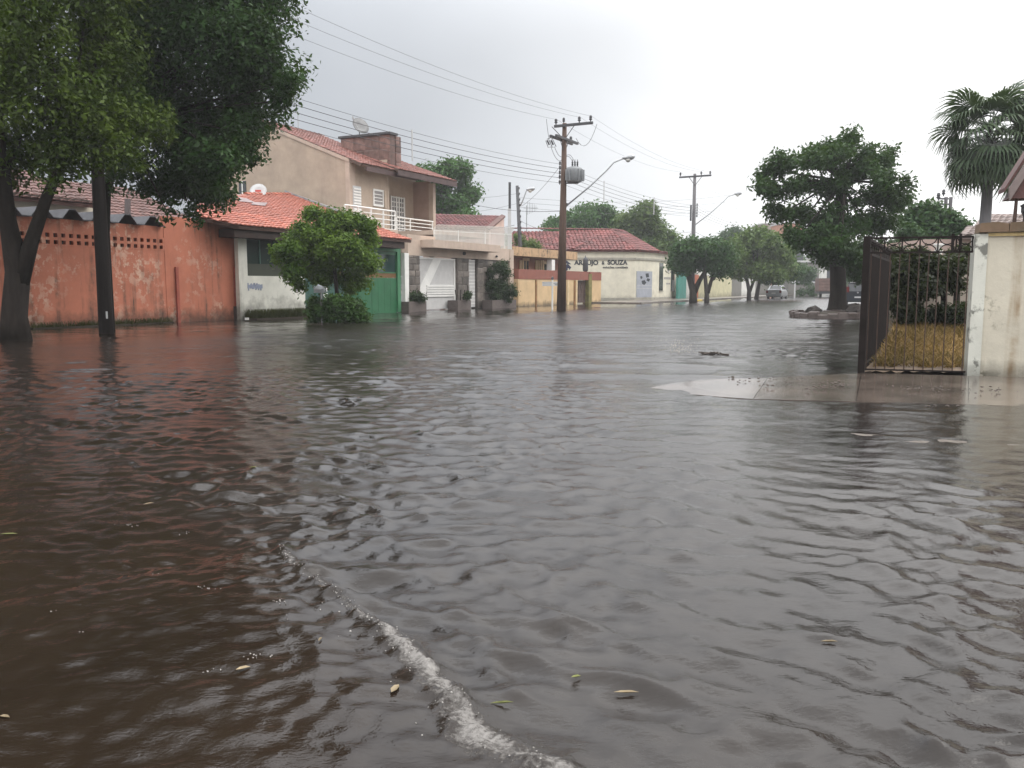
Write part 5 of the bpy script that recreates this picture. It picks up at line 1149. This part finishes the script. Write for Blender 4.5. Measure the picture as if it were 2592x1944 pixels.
def lamp(t_, p0, p1, mat):
    d = p1 - p0; mid = p0.lerp(p1, .82) + Vector((0, 0, d.z * .06)); mb = MB(); mb.tube([p0, p0.lerp(p1, .4), p0.lerp(p1, .72) + Vector((0, 0, d.z * .05)), mid + Vector((0, 0, d.z * .03)), p1], .045, 8); a_ = part('lamp_arm', mb, mat, t_, True)
    h = Vector((d.x, d.y, 0)).normalized(); ax = (h + Vector((0, 0, .16))).normalized()
    mb = MB(); mb.lathe(p1 - ax * .1, [(.05, 0), (.1, .12), (.17, .3), (.17, .5), (.1, .66), (.02, .7)], 10, ax); part('lamp_head', mb, m_metal, t_, True)
    mb = MB(); mb.lathe(p1 + ax * .22 + Vector((0, 0, -.1)), [(.15, 0), (.15, -.05), (.1, -.14), (.02, -.17)], 10); part('lens', mb, pm('lamp_lens', (.5, .5, .48), .2, .1), t_, True)
# near pole left, under the trees
b0 = Vector((-11.55, 24.2, -.2)); pl0, tp0 = pole(b0, 10.6, .2, .13, m_poled, 'dark wet pole standing in the water before the orange wall')
crossarm(pl0, Vector((b0.x, b0.y, 10.4)), ARM, -.6, 1.7, ins=(-.5, .6, 1.6))
mb = MB(); [insul(mb, Vector((b0.x, b0.y, z)) - ALN * .0 + ARM * -.16 - Vector((0, 0, .1)), .7) for z in LVZ]; part('rack', mb, m_dark, pl0)
mb = MB(); mb.cube(b0 + Vector((.12, -.175, .75)), .05, .012, .2); part('paint_mark', mb, m_whited, pl0)
# transformer pole
b1 = Gz(1421, 48.5, -.2); pl1, tp1 = pole(b1, D(1427, 312, 48.5).z, .27, .12, m_wood, 'tall wooden transformer pole before the ochre house with lamp arm', lean=(.12, 0))
def at1(px, py): return D(px, py, 48.5)
z1a, z1b = at1(1427, 319).z, at1(1427, 354).z; c1 = lambda z: b1.lerp(tp1, (z + .2) / (tp1.z + .2))
crossarm(pl1, c1(z1a) + ALN * -.16, ARM, -.55, 1.75, .14, (-.45, .95, 1.62))
mb = MB(); insul(mb, c1(tp1.z) + Vector((-.05, 0, 0)), .9); part('insulator', mb, m_dark, pl1)
for s in (-.17, .17): crossarm(pl1, c1(z1b) + ARM * s, ALN, -1.5, 1.5, .13, (1.3,) if s < 0 else ())
for zc_, dd, ln in ((z1a, ARM, .7), (z1b, ALN, .6)):
    for s in (-1, 1): mb = MB(); mb.tube([c1(zc_ - .75), c1(zc_) + dd * ln * s + ALN * (-.16 if dd is ARM else 0)], .022, 5); part('brace', mb, m_dark, pl1)
for k, px in enumerate((1385, 1395)):
    p = at1(px, 355); mb = MB(); mb.tube([p, p + Vector((.12, 0, -.25))], .05, 6); mb.tube([p + Vector((.08, 0, .05)), p + Vector((.28, 0, -.35))], .02, 5); mb.tube([p + Vector((-.08, 0, -.02)), p + Vector((.06, 0, -.4)), p + Vector((.2, 0, -.36))], .018, 5); mb.tube([p + Vector((0, 0, .06)), c1(z1b) - ALN * (1.35 - .3 * k)], .02, 5); part('fuse_cutout', mb, m_dark, pl1)
tc_ = at1(1452, 444); tf = MB(); R_ = .42
tf.lathe(tc_ + Vector((.02, -.12, -.42)), [(.05, 0), (.36, .02), (.44, .08), (.45, .72), (.42, .8), (.3, .86), (.05, .88)], 16); tr_ = part('transformer', tf, m_trafo, pl1, True)
mb = MB()
for i in range(9): an = math.radians(-150 + i * 28); mb.cube(tc_ + Vector((.02 + math.cos(an) * .5, -.12 + math.sin(an) * .5, -.02)), .16, .03, .6, an)
part('cooling_fins', mb, m_trafo, tr_)
for k in range(3):
    mb = MB(); c = tc_ + Vector((-.08 + .14 * k, -.12, .44)); mb.lathe(c, [(.03, 0), (.06, .05), (.035, .1), (.06, .15), (.035, .2), (.06, .25), (.03, .3), (.012, .42)], 8); part('bushing', mb, m_dark, tr_, True)
mb = MB(); mb.cube(at1(1440, 464) + Vector((.05, -.05, .0)), .95, .16, .06); mb.cube(at1(1440, 428) + Vector((.05, -.05, .0)), .7, .14, .05); part('hanger', mb, m_dark, tr_)
lamp(pl1, at1(1430, 524), at1(1580, 400), m_metal)
mb = MB(); mb.slab([at1(1430, 512), at1(1440, 516), at1(1432, 528)], (0, .06, 0)); part('lamp_bracket', mb, m_dark, pl1)
mb = MB()
for z in LVZ: insul(mb, c1(z) - ARM * .24 - Vector((0, 0, .1)), .75); mb.tube([c1(z) - ARM * .24, c1(z)], .015, 5)
part('rack', mb, m_dark, pl1)
mb = MB()
def hang(a, b, s, r=.012):
    mb.tube([a.lerp(b, t) - Vector((0, 0, s * 4 * t * (1 - t))) for t in np.linspace(0, 1, 9)], r, 4)
hang(at1(1383, 301), at1(1390, 352), .1); hang(at1(1511, 314), at1(1458, 350), .75); hang(at1(1395, 372), at1(1425, 402), .35); hang(at1(1404, 372), at1(1425, 396), .2); hang(at1(1431, 400), at1(1450, 412), -.2); hang(at1(1431, 397), at1(1455, 412), -.25)
part('jumpers', mb, m_wire, pl1)
# second pole farther on
b2 = Gz(1752, 77, -.2); pl2, tp2 = pole(b2, D(1753, 440, 77).z, .25, .13, m_poleg, 'grey pole rising behind the clipped trees, with plain T crossarm and lamp')
z2 = D(1752, 447, 77).z; crossarm(pl2, Vector((b2.x, b2.y - .15, z2)), (D(1792, 445, 76.2) - D(1713, 449, 77.6)).normalized(), -1.45, 1.45, .14, (-1.35, .55, 1.35))
for s in (-1, 1): mb = MB(); mb.tube([Vector((b2.x, b2.y - .15, z2 - .8)), Vector((b2.x + .6 * s, b2.y - .2, z2))], .025, 5); part('brace', mb, m_dark, pl2)
lamp(pl2, D(1756, 572, 77), D(1861, 491, 77), m_metal)
mb = MB(); LVZ2 = [D(1757, y, 77).z for y in (520, 527, 534, 541, 548)]
for z in LVZ2: insul(mb, Vector((b2.x + .25, b2.y - .1, z - .1)), .8); mb.tube([Vector((b2.x + .25, b2.y - .1, z)), Vector((b2.x, b2.y, z))], .02, 5)
part('rack', mb, m_dark, pl2, kind='stuff')
mb = MB(); mb.box(Wall((b2.x, b2.y - .3), (1, 0)), -.42, -.28, D(1745, 560, 77).z, D(1745, 520, 77).z, 0, .1); part('cable_box', mb, m_dark, pl2)
# pole at the right picture edge
b3 = Gz(2604, 22, 0); pole(b3, 11.5, .15, .13, m_poled, 'dark pole at the far right edge, in front of the palm crown')
# posts by the beige house
sp = NF.w(NF.u(1298), 0, -.25); t_ = thing('meter_post', 'slim square meter post, white below and dark above, beside the beige house', 'post', sp)
zs_ = NF.z(1298, 528); mb = MB(); mb.cube((sp.x, sp.y, zs_ / 2), .22, .22, zs_); part('post', mb, m_whited, t_)
mb = MB(); mb.cube((sp.x + .02, sp.y + .02, (zs_ + NF.z(1298, 461)) / 2), .16, .16, NF.z(1298, 461) - zs_); part('upper_post', mb, m_dark, t_)
b4 = Gz(1324, 68, -.2); pl4, tp4 = pole(b4, D(1309, 470, 68).z, .19, .12, m_dark, 'leaning dark pole of the side street left of the transformer pole', lean=(D(1309, 470, 68).x - b4.x, 0))
mb = MB()
for i in range(9): z = D(1312, 480 + i * 14, 68).z; p = b4.lerp(tp4, z / tp4.z); insul(mb, p + Vector((.14, -.1, 0)), .6)
mb.cube(b4.lerp(tp4, .46) + Vector((.35, -.1, 0)), .3, .3, .55); part('rack', mb, m_dark, pl4, kind='stuff')
lamp(pl4, D(1317, 522, 68), D(1335, 480, 68), m_metal)
# twin post frame far right with insulators
hb = Gz(2386, 60, 0); hf = thing('pole_frame', 'ladder-like double pole frame beyond the trees left of the palm', 'pole', hb)
for px in (2382, 2394): mb = MB(); p = Gz(px, 60, 0); mb.tube([p, Vector((p.x, p.y, D(px, 499, 60).z))], .12, 8); part('post', mb, m_poleg, hf)
for py in (503, 517, 530, 542): mb = MB(); p = D(2388, py, 60); mb.cube(p, .7, .1, .1); part('rung', mb, m_dark, hf)
mb = MB(); insul(mb, D(2375, 508, 60), 1.6); insul(mb, D(2388, 497, 60), 1.4); part('insulator', mb, m_dark, hf)
# wires
def wire(a, b, sag, mb, r=.011):
    mb.tube([a.lerp(b, t) - Vector((0, 0, sag * 4 * t * (1 - t))) for t in np.linspace(0, 1, 21)], r, 4, False)
def c0(z): return Vector((b0.x, b0.y, z))
ordn = ['topmost', 'second', 'third', 'fourth', 'lowest']
bm1 = b0 - Vector((14.4, 24.0, 0))
for k, z in enumerate(LVZ):
    mb = MB(); r = .0115 if 0 < k < 4 else .008
    A_, B_, C_ = c0(z + .3) - ARM * .2, c1(z) - ARM * .24, Vector((b2.x + .25, b2.y - .1, LVZ2[k])); p_ = bm1 - ARM * .2 + Vector((0, 0, z + .3))
    wire(p_, A_, .5, mb, r); wire(A_, B_, .45, mb, r); wire(B_, C_, .45, mb, r); wire(C_, C_ + (C_ - B_), .5, mb, r)
    solo('power_line', mb, m_wire, '%s of the five stacked low wires running past the transformer pole' % ordn[k], 'wire', B_, group='overhead wires')
for k, (d0, nm) in enumerate(((-.5, 'left'), (.95, 'middle'), (1.62, 'right'))):
    mb = MB(); A_ = c0(10.75) + ARM * (-.5, .6, 1.6)[k]; B_ = c1(z1a) + ARM * (-.45, .95, 1.62)[k] + Vector((0, 0, .38)); C_ = Vector((b2.x, b2.y - .15, z2 + .4)) + Vector(((-1.35, .0, 1.35)[k] if k != 1 else .55, 0, 0))
    wire(bm1 + (A_ - c0(0)), A_, .6, mb, .006); wire(A_, B_, .55, mb, .006); wire(B_, C_, .55, mb, .006); wire(C_, C_ + (C_ - B_), .6, mb, .006)
    solo('power_line', mb, m_wire, 'fine high wire on the %s insulator of the top crossarms' % nm, 'wire', B_, group='overhead wires')
# spacers hanging on the low wires
def spacer(t, span, label, zz0=8.3):
    (A_, B_) = span; p = A_.lerp(B_, t) - Vector((0, 0, .45 * 4 * t * (1 - t))); z0, z1 = p.z + .1, p.z - 1.2
    mb = MB(); mb.tube([(p.x, p.y, z1), (p.x, p.y, z0)], .035, 6); return solo('wire_spacer', mb, m_whited, label, 'spacer', p, group='spacers on the low wires')
sA = (c0(LVZ[0] + .3) - ARM * .2, c1(LVZ[0]) - ARM * .24); sB = (sA[1], Vector((b2.x + .25, b2.y - .1, LVZ2[0])))
def t_at(px, span):
    return min(np.linspace(.02, .98, 97), key=lambda t: abs((lambda p: CX + FPX * p.x / (p.y * math.cos(TH) - (p.z - CH) * math.sin(TH)))(span[0].lerp(span[1], t)) - px))
spacer(t_at(1040, sA), sA, 'pale upright wire spacer left of the transformer pole'); spacer(t_at(1528, sB), sB, 'pale upright wire spacer just right of the curved lamp arm'); spacer(t_at(1655, sB), sB, 'short pale wire spacer above the light mango tree')
# service drops and side-street wires
dr = [(at1(1412, 428), D(1320, 522, 68), 0.2, 'steep service cable from the transformer pole down to the leaning pole'),
      (D(1080, 480, 60), at1(1424, 534), .5, 'thick cable sagging from the beige house to the transformer pole'),
      (D(1302, 570, 56.2), D(1175, 577, 62), .15, 'cable from the meter post to the red roofed house'),
      (D(1312, 556, 68), D(1420, 588, 76), .25, 'cable from the leaning pole to the cream office roof'),
      (D(1310, 500, 68), D(2010, 460, 110), 1.2, 'high faint side-street wire passing behind the second pole'),
      (D(1310, 512, 68), D(2010, 478, 110), 1.2, 'middle faint side-street wire passing behind the second pole'),
      (D(1310, 524, 68), D(2010, 500, 110), 1.2, 'low faint side-street wire passing behind the second pole'),
      (D(1309, 490, 68), D(1040, 480, 95), .6, 'faint wire from the leaning pole toward the bushy tree'),
      (D(1309, 515, 68), D(1040, 530, 95), .6, 'lower faint wire from the leaning pole toward the bushy tree'),
      (D(1757, 585, 77), D(1836, 610, 120), .3, 'cable dropping right from the second pole to the light crown'),
      (D(1750, 587, 77), D(1690, 583, 86), .1, 'short level cable left of the second pole'),
      (D(2300, 510, 60), D(2372, 512, 60), -.0, 'wire between the large tree and the double pole frame')]
for a, b, s, lb in dr: mb = MB(); wire(a, b, s, mb, .013 if 'faint' not in lb else .009); solo('service_cable', mb, m_wire, lb, 'wire', a, group='service cables')
# ------------------------------------------------------------------ sign post, waste basket
sg = D(1398, 782, 50); sg.z = -.2; st = thing('street_sign', 'white street name sign on a slim post beside the transformer pole', 'sign', sg)
zt = D(1398, 708, 50).z; mb = MB(); mb.tube([sg, Vector((sg.x, sg.y, zt))], .05, 8); part('post', mb, m_white, st)
mb = MB(); mb.lathe(Vector((sg.x, sg.y, zt)), [(.05, 0), (.09, .05), (.06, .14), (.01, .18)], 8); part('cap', mb, m_dark, st)
SP = Wall((sg.x, sg.y - .05), (1, .12)); z0, z1 = D(1398, 724, 50).z, D(1398, 713, 50).z
mb = MB(); mb.box(SP, .0, .47, z0, z1, 0, .03); bl = part('name_blade', mb, m_white, st)
mb = MB(); mb.box(SP, .06, .43, z0 + .15, z0 + .185, .03, .034); mb.box(SP, .12, .43, z0 + .05, z0 + .09, .03, .034); part('print', mb, m_ink, bl)
SP2 = Wall((sg.x, sg.y), (-.75, .66)); mb = MB(); mb.box(SP2, .05, .75, z0, z1, -.015, .015); part('name_blade', mb, m_whited, st)
wb = D(815, 812, 32.2); wb.z = -.2; wt = thing('waste_basket', 'grey wire waste basket on a post before the low shrub', 'basket', wb)
zt = D(815, 740, 32.2).z; mb = MB(); mb.tube([wb, Vector((wb.x, wb.y, zt))], .035, 8); part('post', mb, m_metal, wt)
z1 = D(815, 726, 32.2).z; x0, x1 = D(797, 730, 32.2).x, D(822, 730, 32.2).x; mb = MB(); c = Vector(((x0 + x1) / 2, wb.y, zt)); w = x1 - x0
for k in range(9):
    x = x0 + w * k / 8
    for yy in (-.18, .18): mb.tube([(x, wb.y + yy, zt), (x, wb.y + yy * 1.2, z1)], .008, 4)
for z, e in ((zt, 1), (z1, 1.2), ((zt + z1) / 2, 1.1)):
    mb.tube([(x0, wb.y - .18 * e, z), (x1, wb.y - .18 * e, z), (x1, wb.y + .18 * e, z), (x0, wb.y + .18 * e, z), (x0, wb.y - .18 * e, z)], .014, 5)
part('cage', mb, m_metal, wt)
mb = MB(); mb.cube(c + Vector((-.02, 0, .02)), w * .96, .34, .03); part('floor', mb, m_metal, wt)
m_bag = pm('grey_bag', (.4, .42, .44), .35, .2, 6, .3, 12); mb = MB(); mb.lathe(c + Vector((-.05, 0, .03)), [(.05, 0), (.16, .04), (.17, .12), (.1, .2), (.04, .25)], 9); mb.v = [v + Vector((R.gauss(0, .02), 0, R.gauss(0, .015))) for v in mb.v]
solo('rubbish_bag', mb, m_bag, 'crumpled grey rubbish bag inside the wire waste basket', 'bag', c)
# plate hanging on the teal gate leaf (white characters over a white square)
pn = NG.P(828, 745, -.1); nt_ = thing('gate_notice', 'small white notice plate with white marks on the dull teal gate', 'notice', pn)
nh = MB(); nh.px(NG, [(824, 742), (835, 742), (835, 754), (824, 754)], -.14, -.12); part('plate', nh, m_white, nt_)
nh = MB(); nh.px(NG, [(827, 748), (833, 747), (833, 751), (828, 752)], -.12, -.116); part('print', nh, m_teal, nt_)
for pts in ([(825, 721), (828, 717), (834, 722)], [(830, 725), (833.5, 725), (834, 738), (832, 738)], [(825, 726), (828, 726), (828, 729), (825, 729)], [(825.5, 731), (827.5, 731), (827.5, 736), (825.5, 736)], [(811, 720), (814, 720), (817, 725), (814, 725)], [(813, 727), (817, 727), (817, 737), (814, 737)]):
    nh = MB(); nh.px(NG, pts, -.14, -.125); part('mark', nh, m_white, nt_)
# ------------------------------------------------------------------ vehicles (seen from behind)
m_tyre = pm('tyre', (.02, .02, .02), .8, .1, 3, 0); m_rim = pm('rim', (.3, .3, .31), .35, .1, 3, 0, 30, .5, .7)
m_cglass = glassmat('car_glass', (.02, .024, .03)); m_red = m_red; m_tail = pm('tail_lamp', (.12, .015, .015), .2, .1, 3, 0)
m_plate = pm('number_plate', (.5, .5, .5), .4, .05)
def car(name, label, base, heading, paint, W, L, belt, roof, stations, cabin, ladder=None, trim=None):
    """x across, y forward, z up; rear at y=0."""
    t_ = thing(name, label, 'car', base); M = Matrix.Translation(base) @ Matrix.Rotation(heading, 4, 'Z')
    def put(nm, mb, mat, parent=t_, smooth=False):
        mb.v = [M @ v for v in mb.v]; return part(nm, mb, mat, parent, smooth)
    mb = MB(); vs = []; n = 10
    for y, zb, zt, w in stations:
        h = zt - zb; vs += [(-w * .86, y, zb), (-w * .98, y, zb + h * .2), (-w, y, zb + h * .5), (-w * .97, y, zb + h * .82), (-w * .86, y, zt), (w * .86, y, zt), (w * .97, y, zb + h * .82), (w, y, zb + h * .5), (w * .98, y, zb + h * .2), (w * .86, y, zb)]
    k = len(stations); fs = [(i * n + j, i * n + (j + 1) % n, (i + 1) * n + (j + 1) % n, (i + 1) * n + j) for i in range(k - 1) for j in range(n)] + [tuple(range(n))[::-1], tuple(range((k - 1) * n, k * n))]
    mb.add(vs, fs); body = put('body', mb, paint)
    y0, y1, y2, y3 = cabin; wb_, wr = W * .44, W * .36; z0 = belt - .02
    c = [(-wb_, y0, z0), (wb_, y0, z0), (wb_, y3, z0), (-wb_, y3, z0), (-wr, y1, roof), (wr, y1, roof), (wr, y2, roof), (-wr, y2, roof), (-wr, (y1 + y2) / 2, roof + .035), (wr, (y1 + y2) / 2, roof + .035)]
    mb = MB(); mb.add(c, [(0, 1, 5, 4), (1, 2, 6, 9, 5), (2, 3, 7, 6), (3, 0, 4, 8, 7), (4, 5, 9, 8), (8, 9, 6, 7)]); put('cabin', mb, paint)
    def pane(q, nm, a=.1, b=.12, mat=m_cglass, off=.012):
        q = [Vector(p) for p in q]; nn = (q[1] - q[0]).cross(q[3] - q[0]).normalized(); f = lambda s, t: (q[0].lerp(q[1], s)).lerp(q[3].lerp(q[2], s), t) + nn * off
        mb = MB(); mb.slab([f(a, b) - nn * off, f(1 - a, b) - nn * off, f(1 - a, 1 - b) - nn * off, f(a, 1 - b) - nn * off], nn * off); put(nm, mb, mat)
    pane([c[0], c[1], c[5], c[4]], 'rear_window', .08, .1); pane([c[2], c[3], c[7], c[6]], 'windscreen', .06, .08)
    for s in (0, 1):
        a0, a1, a2, a3 = (c[1], c[2], c[6], c[5]) if s == 0 else (c[3], c[0], c[4], c[7])
        a0, a1, a2, a3 = map(Vector, (a0, a1, a2, a3)); m0, m1 = a0.lerp(a1, .5), a3.lerp(a2, .5)
        pane([a0, m0, m1, a3], 'side_window', .08, .12); pane([m0, a1, a2, m1], 'side_window', .08, .12)
    for x in (-1, 1):
        for y in (L * .2, L * .8):
            wh = MB(); wh.lathe((x * W * .42, y, .3), [(.2, -.1), (.3, -.09), (.31, 0), (.3, .09), (.2, .1)], 16, (x, 0, 0)); w_ = put('wheel', wh, m_tyre, t_, True)
            wh = MB(); wh.lathe((x * (W * .42 + .085), y, .3), [(.19, 0), (.18, .03), (.05, .02)], 12, (x, 0, 0)); put('rim', wh, m_rim, w_)
        zt = ladder or belt - .08; mb = MB(); mb.cube((x * W * .41, -.012, zt - .12), W * .13, .06, .26 if not ladder else .4); put('tail_light', mb, m_tail)
        mb = MB(); mb.cube((x * (W * .5 + .08), L * .62, belt + .02), .16, .08, .13); put('mirror', mb, paint)
    mb = MB(); mb.cube((0, -.05, .42), W * .94, .16, .2); put('bumper', mb, trim or paint)
    mb = MB(); mb.cube((0, -.05 if not ladder else -.03, .62 if not ladder else .55), .42, .03, .14); mb.v = [v + Vector((0, -.06, 0)) for v in mb.v]; put('number_plate', mb, m_plate)
    mb = MB(); mb.lathe((0, -.02, belt - .08), [(.06, 0), (.06, .02), (.02, .03)], 10, (0, -1, 0)); put('badge', mb, m_rim)
    return t_, put
m_silver = pm('silver_paint', (.27, .28, .29), .3, .05, 1, 0, 30, .5, .4); m_black = pm('dark_blue_paint', (.02, .024, .032), .25, .05, 1, 0, 30, .6)
hd = math.atan2(.888, .46) - math.pi / 2
car('parked_sedan', 'silver sedan parked by the left kerb under the light trees', Gz(1959, 93, 0), hd + .0, m_silver, 1.72, 4.3, .98, 1.45,
    [(0, .34, .96, .78), (.06, .24, 1.02, .84), (.9, .2, 1.0, .86), (3.0, .2, .98, .86), (3.9, .22, .86, .82), (4.3, .3, .66, .7)], (.55, 1.25, 2.4, 3.25))
t_, put = car('parked_van', 'dark blue small van parked behind the thick trunk', Gz(2172, 62, 0), hd + .12, m_black, 1.72, 4.0, .98, 1.62,
    [(0, .3, .98, .8), (.05, .22, 1.0, .85), (.9, .2, 1.0, .86), (3.0, .2, .98, .86), (3.6, .24, .88, .82), (4.0, .3, .7, .72)], (.03, .22, 2.5, 3.35), ladder=1.25)
mb = MB(); mb.cube((0, .25, 1.63), 1.2, .35, .05); put('roof_spoiler', mb, m_whited)
# rear of a brown truck beyond
tb = Gz(2098, 105, 0); tk = thing('parked_truck', 'rusty brown truck box parked far down the street left of the trunk', 'truck', tb)
TW = Wall((tb.x - 1.25, tb.y), (1, -.25)); mb = MB(); mb.box(TW, 0, 2.4, .75, 2.35, -4.5, 0); bx = part('cargo_box', mb, pm('rust_brown', (.12, .07, .06), .7, .3, 2, .2), tk)
sb = unit_block('box_slat', .1); sb.materials.append(pm('box_slat', (.15, .09, .075), .7, .3, 2, .2))
for k in range(4): inst('slat', sb, bx, TW.matz(1.2, .98 + k * .38, .03) @ Matrix.Diagonal((2.3, .06, .3, 1)))
mb = MB(); mb.box(TW, .1, 2.3, .45, .75, -5.5, -.1); part('chassis', mb, m_dark, tk)
for u in (.35, 2.05):
    mb = MB(); mb.lathe(TW.w(u, .42, -1.0), [(.25, -.15), (.42, -.13), (.42, .13), (.25, .15)], 14, (TW.d.x, TW.d.y, 0)); part('wheel', mb, m_tyre, tk)
p = Gz(2012, 100, 0); mb = MB(); mb.tube([p, Vector((p.x, p.y, D(2012, 707, 100).z))], .09, 8); solo('sign_post', mb, m_whited, 'thin pale post standing right of the silver sedan', 'post', p)
# ------------------------------------------------------------------ floating and stranded debris
def leaf_m(nm, mat, L, w):
    v = [(-L / 2, 0, 0), (-L * .2, w / 2, .004), (L * .2, w * .42, .006), (L / 2, 0, .002), (L * .2, -w * .42, .004), (-L * .2, -w / 2, .003), (0, 0, -.002)]
    m = bpy.data.meshes.new(nm); m.from_pydata(v, [], [(0, 6, 1), (1, 6, 2), (2, 6, 3), (3, 6, 4), (4, 6, 5), (5, 6, 0)]); m.materials.append(mat); return m
m_lp = pm('pale_leaf', (.22, .17, .1), .5, .3, 9, .2); m_lg = pm('yellow_green_leaf', (.15, .16, .045), .5, .3, 9, .2)
def wz(p):
    r = min(np.searchsorted(ys, p.y), nr - 1); c = int(round((p.x / (.66 * max(p.y, 0) + 4.2) + 1) * 280)); return Zg[r, min(max(c, 0), nc - 1)]
for px, py, L, w, ang, m, lb in ((617, 1729, .07, .03, 30, m_lp, 'pale curled leaf drifting in the middle of the brown water, lower left'), (1001, 1788, .075, .035, 70, m_lp, 'pale broad leaf close behind the foam line'), (14, 1838, .06, .018, -20, m_lp, 'small tan leaf at the lower left corner of the water'),
        (1270, 1792, .11, .012, 5, m_lg, 'long yellow green blade just right of the foam line'), (22, 1352, .14, .02, 0, m_lg, 'yellow green blade floating at the left edge'), (2098, 1632, .09, .014, -8, m_lp, 'pale narrow leaf alone on the right grey water'),
        (1458, 1716, .05, .018, 10, m_lg, 'tiny green leaf on the choppy water beyond the foam'), (1585, 1752, .12, .018, -5, m_lp, 'pale twig-like leaf near the bottom centre right'), (812, 1660, .05, .014, 80, m_lp, 'slim upright pale leaf inside the brown water'), (376, 1275, .09, .02, 35, m_lp, 'pale leaf among dark ripples at the far left'), (640, 1188, .1, .02, 0, m_lg, 'small light leaf before the orange reflection')):
    p = G(px, py); p.z = wz(p) + .0025; lm = leaf_m('fallen_leaf', m, L * .72, w * .62); o = bpy.data.objects.new('fallen_leaf', lm); COL.objects.link(o); o.location = p; o.rotation_euler = (R.uniform(-.06, .06), R.uniform(-.06, .06), math.radians(ang)); tag(o, lb, 'leaf', 'leaves drifting on the flood')
mb = MB(); m_deb = pm('wet_debris', (.06, .045, .035), .6, .4, 9, .4, 30)
for cx_, cy_, n_, sp_ in ((2070, 978, 26, .12), (2115, 972, 22, .09), (2140, 975, 10, .05), (2046, 985, 8, .06), (1932, 976, 6, .04), (1986, 968, 4, .03), (2295, 982, 18, .1), (2345, 984, 14, .1), (2380, 986, 12, .12), (2420, 983, 10, .14), (2510, 986, 10, .12), (2360, 1024, 8, .08), (1890, 959, 14, .16), (2030, 957, 10, .12)):
    for i in range(n_):
        p = G(cx_, cy_, .04) + Vector((R.gauss(0, sp_ * 1.3), R.gauss(0, sp_ * 1.6), R.uniform(0, .008))); s = R.uniform(.005, .022); a = R.random() * 3.1
        mb.lathe(p, [(s * .4, -.004), (s, .002), (s * .7, s * .5), (s * .1, s * .7)], 5); mb.v[-20:] = [p + Matrix.Rotation(a, 3, 'Z') @ Vector(((v - p).x * 1.6, (v - p).y * .7, (v - p).z)) for v in mb.v[-20:]]
part('leaf_litter', mb, m_deb, None, label='wet leaf litter stranded on the pavement corner', kind='stuff')
mb = MB(); c = G(1800, 897)
for i in range(14): mb.tube([c + Vector((R.gauss(0, .13), R.gauss(0, .05), 0)), c + Vector((R.gauss(0, .15), R.gauss(0, .06), R.uniform(.02, .06)))], .012, 4)
solo('floating_twigs', mb, m_deb, 'tangle of dark twigs floating in the middle of the street', 'twigs', c)
c = G(1716, 893); m = []
for i in range(260):
    h_ = abs(R.gauss(0, .14)); m.append((c.x + R.gauss(0, .16 + h_ * .3), c.y + R.gauss(0, .08), h_))
n = len(m); V = vb[None] * (np.array([R.uniform(.003, .009) for _ in m]))[:, None, None] + np.array(m)[:, None, :]
me = fastmesh(bpy.data.meshes.new('splash'), V.reshape(-1, 3), (np.array(icf)[None] + (np.arange(n) * 11)[:, None, None]).reshape(-1, 3)); me.materials.append(pm('splash_drops', (.42, .37, .31), .3, .1, 9, 0)); o = bpy.data.objects.new('splash', me); COL.objects.link(o); tag(o, 'small brownish splash of water in the middle of the street', 'splash', kind='stuff')
p = G(625, 807, .1); mb = MB(); mb.cube(p, .16, .1, .09, .3); solo('litter_scrap', mb, m_white, 'white scrap of litter in the grass at the foot of the white wall', 'litter', p)
# ------------------------------------------------------------------ far closing greenery and haze
cl = []
for i in range(150):
    x = R.uniform(-60, 190); y = R.uniform(195, 240); cl.append((Vector((x, y, R.uniform(1, 6.5))), R.uniform(2.0, 4.5)))
o = leaves('distant_trees', cl, 22000, 1.1, m_leafE, None, 77); tag(o, 'distant mass of trees closing the street', 'trees', kind='stuff')
mb = MB(); x0, x1, y0, y1, z0, z1 = -110, 240, -40, 290, -1.5, 17
mb.add([(x0, y0, z0), (x1, y0, z0), (x1, y1, z0), (x0, y1, z0), (x0, y0, z1), (x1, y0, z1), (x1, y1, z1), (x0, y1, z1)], [(3, 2, 1, 0), (4, 5, 6, 7), (0, 1, 5, 4), (1, 2, 6, 5), (2, 3, 7, 6), (3, 0, 4, 7)])
hm = bpy.data.materials.new('haze'); hm.use_nodes = True; ht = hm.node_tree; ht.nodes.clear(); ho = ht.nodes.new('ShaderNodeOutputMaterial'); hv = ht.nodes.new('ShaderNodeVolumePrincipled')
hv.inputs['Color'].default_value = (.95, .97, 1, 1); hv.inputs['Density'].default_value = HAZE; hv.inputs['Anisotropy'].default_value = .2; ht.links.new(hv.outputs[0], ho.inputs['Volume'])
hz = part('haze', mb, hm, None, label='thin pale rain haze filling the street', kind='stuff')
